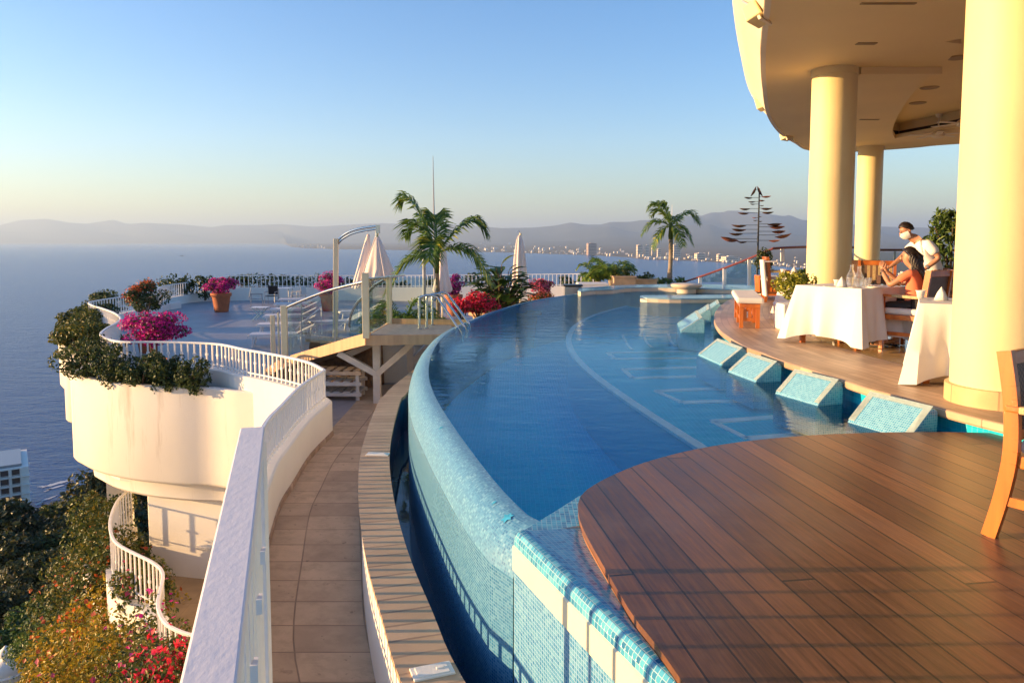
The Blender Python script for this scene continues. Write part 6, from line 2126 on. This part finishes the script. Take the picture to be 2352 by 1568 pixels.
mb = MB(); mb.leaves(p + np.array([0, 0, 1.42]), nr, .17, wid=.34, droop=1.0); mb.build("foliage", M['lf_mid'], rt)

# floodlights on the fascia
def flood(p, rz, tilt, lb, w=.42, h=.26):
    rt = root("floodlight", p, lb, "floodlight", "box floodlights along the roof edge", rz)
    mb = MB(); mb.box((0, 0, 0), (w, .20, h), (tilt, 0, 0), taper=.92); mb.build("housing", M['column'], rt, bevel=.02)
    mb = MB(); mb.box((0, -.10, -.09), (w * .9, .03, .06), (tilt, 0, 0)); mb.build("visor", M['fascia'], rt)
    mb = MB(); mb.bar((0, .05, .1), (.10, .22, .22), .04, .02); mb.build("bracket", M['greymetal'], rt)
flood(dp(1738, 33, 9.3) , R(50), R(-25), "large box floodlight nearest the top of the picture", .40, .20)
flood(dp(1749, 238, 16.5), R(60), R(-20), "box floodlight partway along the curved roof edge", .40, .26)
flood(dp(1806, 313, 19.5), R(40), R(-20), "box floodlight farthest along the roof edge", .34, .18)
# ceiling fans
def fan(p, drop, lb, a0=.3):
    rt = root("ceiling_fan", p, lb, "ceiling fan", "ceiling fans in the recess")
    mb = MB(); mb.tube([(0, 0, 0), (0, 0, -drop)], .018, 8); mb.build("rod", M['fascia'], rt)
    mb = MB(); mb.lathe([(.09, 0), (.06, -.07), (.02, -.09)][::-1], seg=16); mb.build("ceiling_rose", M['fascia'], rt)
    mb = MB(); mb.lathe([(.03, -.02), (.10, -.06), (.15, -.11), (.15, -.17), (.08, -.21), (0, -.22)][::-1], (0, 0, -drop + .05), 20); mb.build("motor", M['fascia'], rt, smooth=True)
    for k in range(5):
        an = a0 + k * 2 * math.pi / 5
        mb = MB(); d_ = Vector((math.cos(an), math.sin(an), 0))
        mb.bar(d_ * .12 + Vector((0, 0, -drop - .08)), d_ * .68 + Vector((0, 0, -drop - .08)), .13, .012); mb.build("blade", M['fascia'], rt)
fan(Vector((at(2157, 262, CZ + .4).x, at(2157, 262, CZ + .4).y, CZ + .4)), .42, "ceiling fan over the tables, hanging lower", .5)
p = at(2215, 235, CZ + .4)
fan(p, .38, "ceiling fan partly hidden by the nearest column", .9)
# ================================================================== PEOPLE
def skin(name, nodes, edges, mat, parent, sub=2, flat=None):
    me = bpy.data.meshes.new(name)
    keys = list(nodes)
    me.from_pydata([nodes[k][0] for k in keys], [(keys.index(a), keys.index(b)) for a, b in edges], [])
    me.materials.append(mat)
    o = bpy.data.objects.new(name, me)
    COL.objects.link(o)
    o.parent = parent
    md = o.modifiers.new("Skin", 'SKIN')
    md.use_smooth_shade = True
    md.branch_smoothing = .6
    sv = me.skin_vertices[0].data
    for i, k in enumerate(keys):
        r = nodes[k][1]
        sv[i].radius = (r, r) if not isinstance(r, tuple) else r
        sv[i].use_root = (i == 0)
    s = o.modifiers.new("Sub", 'SUBSURF')
    s.levels = s.render_levels = sub
    return o
def hand(nodes, edges, wrist, w, fwd, side, palm_n, pre, curl=.5):
    """palm and five fingers growing out of a wrist node"""
    w, fwd, side, palm_n = Vector(w), Vector(fwd).normalized(), Vector(side).normalized(), Vector(palm_n).normalized()
    nodes[pre + 'palm'] = (tuple(w + fwd * .055), .026)
    edges.append((wrist, pre + 'palm'))
    for k, (s, l) in enumerate(((-.030, .066), (-.010, .076), (.011, .072), (.030, .056))):
        a = w + fwd * .088 + side * s
        b = a + fwd * l * .55 + palm_n * l * curl * .35
        c = b + fwd * l * .35 * (1 - curl * .5) + palm_n * l * curl * .5
        for nm, p, r in (('a', a, .010), ('b', b, .0085), ('c', c, .007)):
            nodes[f'{pre}{k}{nm}'] = (tuple(p), r)
        edges += [(pre + 'palm', f'{pre}{k}a'), (f'{pre}{k}a', f'{pre}{k}b'), (f'{pre}{k}b', f'{pre}{k}c')]
    a = w + fwd * .035 - side * .034
    b = a + fwd * .035 - side * .022 + palm_n * .012
    nodes[pre + 't1'] = (tuple(a), .011)
    nodes[pre + 't2'] = (tuple(b), .009)
    edges += [(pre + 'palm', pre + 't1'), (pre + 't1', pre + 't2')]
def face(parent, c, fwd, up, mat_skin, glasses=False, mask=None):
    """nose, ears, eyes and mouth set on a head"""
    c, fwd, up = Vector(c), Vector(fwd).normalized(), Vector(up).normalized()
    r = fwd.cross(up).normalized()
    up = r.cross(fwd).normalized()
    P = lambda x, y, z: c + r * x + fwd * y + up * z
    mb = MB()
    mb.add([P(-.012, .095, .02), P(.012, .095, .02), P(.017, .098, -.028), P(-.017, .098, -.028), P(0, .122, -.024)], [(0, 1, 4), (1, 2, 4), (2, 3, 4), (3, 0, 4)])
    for s in (-1, 1):
        mb.add([P(s * .078, .012, .03), P(s * .092, -.012, .03), P(s * .094, -.012, -.02), P(s * .08, .008, -.034)], [(0, 1, 2, 3), (3, 2, 1, 0)])
    mb.build("nose_and_ears", mat_skin, parent)
    for s in (-1, 1):
        e = MB(); e.lathe([(0, -.008), (.006, -.004), (.008, 0), (.006, .004), (0, .008)], P(s * .033, .090, .012), 10); e.build("eye", M['black'], parent)
        b = MB(); b.bar(P(s * .018, .098, .036), P(s * .050, .086, .036), .006, .005); b.build("eyebrow", M['hair'], parent)
    if mask is None:
        l = MB(); l.bar(P(-.024, .093, -.058), P(.024, .093, -.058), .012, .014); l.build("mouth", M['fl_red'], parent)
    else:
        vs = []
        for i in range(7):
            a = R(-80 + 160 * i / 6)
            for z, rr in ((-.002, .104), (-.045, .118), (-.088, .10), (-.115, .075)):
                vs.append(P(math.sin(a) * rr * .84, math.cos(a) * rr * 1.02 + .0, z))
        fs = [(i * 4 + j, (i + 1) * 4 + j, (i + 1) * 4 + j + 1, i * 4 + j + 1) for i in range(6) for j in range(3)]
        q = MB(); q.add(vs, fs)
        q.build("face_mask", mask, parent, smooth='all')
    return P
def hair_cap(parent, c, fwd, up, short=True):
    c, fwd, up = Vector(c), Vector(fwd).normalized(), Vector(up).normalized()
    r = fwd.cross(up).normalized()
    up = r.cross(fwd).normalized()
    vs, fs = [], []
    na, nb = 22, 9
    for j in range(nb):
        for i in range(na):
            a = 2 * math.pi * i / na
            front = math.cos(a)
            lim = R(36) + R(68) * (1 - max(-.3, min(.75, front)) ) / 1.3
            t = lim * j / (nb - 1)
            x, y, z = math.sin(a) * math.sin(t) * .094, math.cos(a) * math.sin(t) * .112, math.cos(t) * .128
            w = 1 + .03 * math.sin(i * 5 + j * 3)
            vs.append(c + r * x * w + fwd * (y * w - .004) + up * (z * w + .004))
    for j in range(nb - 1):
        for i in range(na):
            i2 = (i + 1) % na
            fs.append((j * na + i, j * na + i2, (j + 1) * na + i2, (j + 1) * na + i))
    mb = MB(); mb.add(vs, fs)
    return mb.build("hair", M['hair'], parent, smooth='all')
def head_nodes(nodes, edges, neck, c, fwd, up):
    c, fwd, up = Vector(c), Vector(fwd).normalized(), Vector(up).normalized()
    nodes['jaw'] = (tuple(c - up * .065 + fwd * .030), (.058, .060))
    nodes['skull'] = (tuple(c + up * .012), (.083, .098))
    nodes['crown'] = (tuple(c + up * .085 - fwd * .01), (.062, .075))
    edges += [(neck, 'jaw'), ('jaw', 'skull'), ('skull', 'crown')]

# ---- seated woman, facing the table
az = SEAT_AZ
pw = wcc - Vector((math.sin(az), math.cos(az), 0)) * .06
WM = root("person", (pw.x, pw.y, FZ), "seated woman with long dark hair in a coral shirt, hands raised at the table", "person", rz=-az + .12)
hd, hf, hu = (.0, .13, 1.225), (-.25, 1, -.12), (0, -.02, 1)
nd = {'pel': ((0, .02, .56), (.15, .13)), 'sp': ((0, .03, .74), (.135, .12)), 'ch': ((0, .05, .93), (.155, .13)), 'nb': ((0, .06, 1.05), (.075, .07)), 'nk': ((0, .085, 1.10), .055),
      'hl': ((-.10, .08, .545), .095), 'kl': ((-.13, .50, .54), .068), 'cl': ((-.13, .44, .30), .056), 'al': ((-.13, .33, .085), .040), 'tl': ((-.13, .47, .045), .036), 'tl2': ((-.13, .54, .035), .028),
      'hr': ((.10, .08, .545), .095), 'kr': ((.13, .50, .54), .068), 'cr': ((.13, .42, .30), .056), 'ar': ((.13, .28, .085), .040), 'tr': ((.13, .42, .045), .036), 'tr2': ((.13, .49, .035), .028),
      'sl': ((-.175, .05, 1.02), .058), 'el': ((-.235, .27, .84), .042), 'wl': ((-.12, .42, 1.02), .027),
      'sr': ((.175, .05, 1.02), .058), 'er': ((.235, .28, .84), .042), 'wr': ((.08, .45, 1.02), .027)}
ed = [('pel', 'sp'), ('sp', 'ch'), ('ch', 'nb'), ('nb', 'nk'), ('pel', 'hl'), ('hl', 'kl'), ('kl', 'cl'), ('cl', 'al'), ('al', 'tl'), ('tl', 'tl2'), ('pel', 'hr'), ('hr', 'kr'), ('kr', 'cr'), ('cr', 'ar'), ('ar', 'tr'), ('tr', 'tr2'),
      ('ch', 'sl'), ('sl', 'el'), ('el', 'wl'), ('ch', 'sr'), ('sr', 'er'), ('er', 'wr')]
head_nodes(nd, ed, 'nk', hd, hf, hu)
hand(nd, ed, 'wl', nd['wl'][0], (.25, .25, .9), (.3, .9, -.2), (.9, -.2, 0), 'L', .5)
hand(nd, ed, 'wr', nd['wr'][0], (-.2, .3, .9), (-.3, .9, -.2), (-.9, -.2, 0), 'R', .5)
skin("body", nd, ed, M['skin1'], WM)
face(WM, hd, hf, hu, M['skin1'])
hair_cap(WM, hd, hf, hu)
for k in range(16):                                     # long wavy strands down the back
    a = R(95 + 170 * k / 15)
    x0, y0 = math.sin(a) * .078, math.cos(a) * .09
    pts = [(hd[0] + x0 * .9, hd[1] + y0 * .9, hd[2] + .06)]
    for j in range(1, 8):
        pts.append((hd[0] + x0 * (1.05 + .10 * j / 7) + .012 * math.sin(j * 1.9 + k), hd[1] + y0 * 1.1 - .03 - .008 * j + .012 * math.cos(j * 2.1 + k), hd[2] + .06 - .058 * j))
    mb = MB(); mb.tube(pts, [.022, .024, .024, .023, .022, .019, .015, .006], 6); mb.build("hair_lock", M['hair'], WM, smooth='all')
sh = {'low': ((0, .02, .50), (.19, .165)), 'pel': ((0, .02, .60), (.185, .165)), 'sp': ((0, .03, .74), (.175, .155)), 'ch': ((0, .05, .93), (.185, .158)), 'nb': ((0, .055, 1.035), (.10, .088)),
      'sl': ((-.175, .05, 1.02), .070), 'ml': ((-.215, .19, .905), .058), 'sr': ((.175, .05, 1.02), .070), 'mr': ((.215, .19, .905), .058)}
skin("shirt", sh, [('low', 'pel'), ('pel', 'sp'), ('sp', 'ch'), ('ch', 'nb'), ('ch', 'sl'), ('sl', 'ml'), ('ch', 'sr'), ('sr', 'mr')], M['shirt_coral'], WM)
tq = {'pel': ((0, .03, .54), (.172, .14)), 'hl': ((-.10, .08, .545), .112), 'kl': ((-.13, .50, .54), .078), 'cl': ((-.13, .46, .36), .068), 'hr': ((.10, .08, .545), .104), 'kr': ((.13, .50, .54), .078), 'cr': ((.13, .445, .36), .068)}
skin("trousers", tq, [('pel', 'hl'), ('hl', 'kl'), ('kl', 'cl'), ('pel', 'hr'), ('hr', 'kr'), ('kr', 'cr')], M['trouser'], WM)
for sx, y in ((-.13, .44), (.13, .39)):
    mb = MB(); mb.box((sx, y, .012), (.085, .25, .022)); mb.box((sx, y + .06, .05), (.09, .03, .035)); mb.build("sandal", M['black'], WM, bevel=.006)
mb = MB(); mb.tube([(-.235 + .113, .41, .995), (-.118, .418, 1.012)], .036, 12); mb.build("wristband", M['black'], WM)
mb = MB()
mb.tube([(-.14, -.06, 1.04), (-.05, -.09, .92), (.06, -.10, .80), (.15, -.06, .68)], .012, 6); mb.build("bag_strap", M['black'], WM)

WM.scale = (.93, .93, .93)

# ---- standing waiter leaning over the table
pm = dp(2150, 640, 10.25); pm.z = FZ
MA = R(-80)
MN = root("person", pm, "waiter in a white shirt and face mask leaning over beside the seated woman", "person", rz=-MA)
hd, hf, hu = (0, .44, 1.60), (-.15, 1, -.55), (0, .5, 1)
nd = {'pel': ((0, 0, .96), (.15, .12)), 'sp': ((0, .08, 1.14), (.150, .125)), 'ch': ((0, .20, 1.34), (.175, .135)), 'nb': ((0, .30, 1.45), (.085, .075)), 'nk': ((0, .35, 1.50), .060),
      'hl': ((-.10, 0, .92), .095), 'kl': ((-.11, .03, .50), .065), 'al': ((-.11, -.02, .08), .042), 'tl': ((-.11, .14, .04), .036), 'hr': ((.10, 0, .92), .095), 'kr': ((.11, -.10, .50), .065), 'ar': ((.11, -.18, .08), .042), 'tr': ((.11, -.03, .04), .036),
      'sl': ((-.20, .22, 1.42), .065), 'el': ((-.27, .06, 1.20), .045), 'wl': ((-.25, .24, 1.04), .030),
      'sr': ((.20, .22, 1.42), .065), 'er': ((.25, .40, 1.20), .045), 'wr': ((.16, .58, 1.06), .030)}
ed = [('pel', 'sp'), ('sp', 'ch'), ('ch', 'nb'), ('nb', 'nk'), ('pel', 'hl'), ('hl', 'kl'), ('kl', 'al'), ('al', 'tl'), ('pel', 'hr'), ('hr', 'kr'), ('kr', 'ar'), ('ar', 'tr'), ('ch', 'sl'), ('sl', 'el'), ('el', 'wl'), ('ch', 'sr'), ('sr', 'er'), ('er', 'wr')]
head_nodes(nd, ed, 'nk', hd, hf, hu)
hand(nd, ed, 'wl', nd['wl'][0], (.1, .75, -.65), (1, 0, 0), (0, -.6, -.8), 'L', .6)
hand(nd, ed, 'wr', nd['wr'][0], (-.1, .8, -.5), (-1, 0, 0), (0, -.5, -.8), 'R', .6)
skin("body", nd, ed, M['skin2'], MN)
face(MN, hd, hf, hu, M['skin2'], mask=M['cloth'])
hair_cap(MN, hd, hf, hu)
sh = {'pel': ((0, -.01, .90), (.185, .155)), 'sp': ((0, .08, 1.14), (.168, .145)), 'ch': ((0, .20, 1.34), (.192, .152)), 'nb': ((0, .29, 1.44), (.11, .095)),
      'sl': ((-.20, .22, 1.42), .088), 'ml': ((-.262, .095, 1.245), .076), 'sr': ((.20, .22, 1.42), .088), 'mr': ((.245, .36, 1.26), .072)}
skin("shirt", sh, [('pel', 'sp'), ('sp', 'ch'), ('ch', 'nb'), ('ch', 'sl'), ('sl', 'ml'), ('ch', 'sr'), ('sr', 'mr')], M['shirt_white'], MN)
tq = {'pel': ((0, 0, .95), (.160, .128)), 'hl': ((-.10, 0, .90), .108), 'kl': ((-.11, .03, .50), .080), 'al': ((-.11, -.02, .11), .068), 'hr': ((.10, 0, .90), .108), 'kr': ((.11, -.10, .50), .080), 'ar': ((.11, -.18, .11), .068)}
skin("trousers", tq, [('pel', 'hl'), ('hl', 'kl'), ('kl', 'al'), ('pel', 'hr'), ('hr', 'kr'), ('kr', 'ar')], M['trouser'], MN)
for sx, y in ((-.11, .05), (.11, -.11)):
    mb = MB(); mb.box((sx, y, .035), (.095, .28, .07), taper=.8); mb.build("shoe", M['black'], MN, bevel=.02)
mb = MB(); mb.tube([(-.255, .20, 1.075), (-.252, .225, 1.055)], .038, 12); mb.build("watch", M['greymetal'], MN)
MN.scale = (.92, .92, .92)
# ------------------------------------------------------------------ haze
hz = bpy.data.materials.new("haze_air")
hz.use_nodes = True
t = hz.node_tree
t.nodes.remove(t.nodes["Principled BSDF"])
pv = t.nodes.new("ShaderNodeVolumePrincipled")
pv.inputs["Color"].default_value = (0.54, 0.74, 1.0, 1)
pv.inputs["Density"].default_value = 5.8e-5
pv.inputs["Anisotropy"].default_value = 0.25
t.links.new(pv.outputs[0], t.nodes["Material Output"].inputs["Volume"])
mb = MB(); mb.box((0, 16000, 500), (90000, 72000, 1200))
hb = mb.build("haze", hz)
tag(hb, "pale evening haze over the bay and far mountains", "haze", kind="stuff")
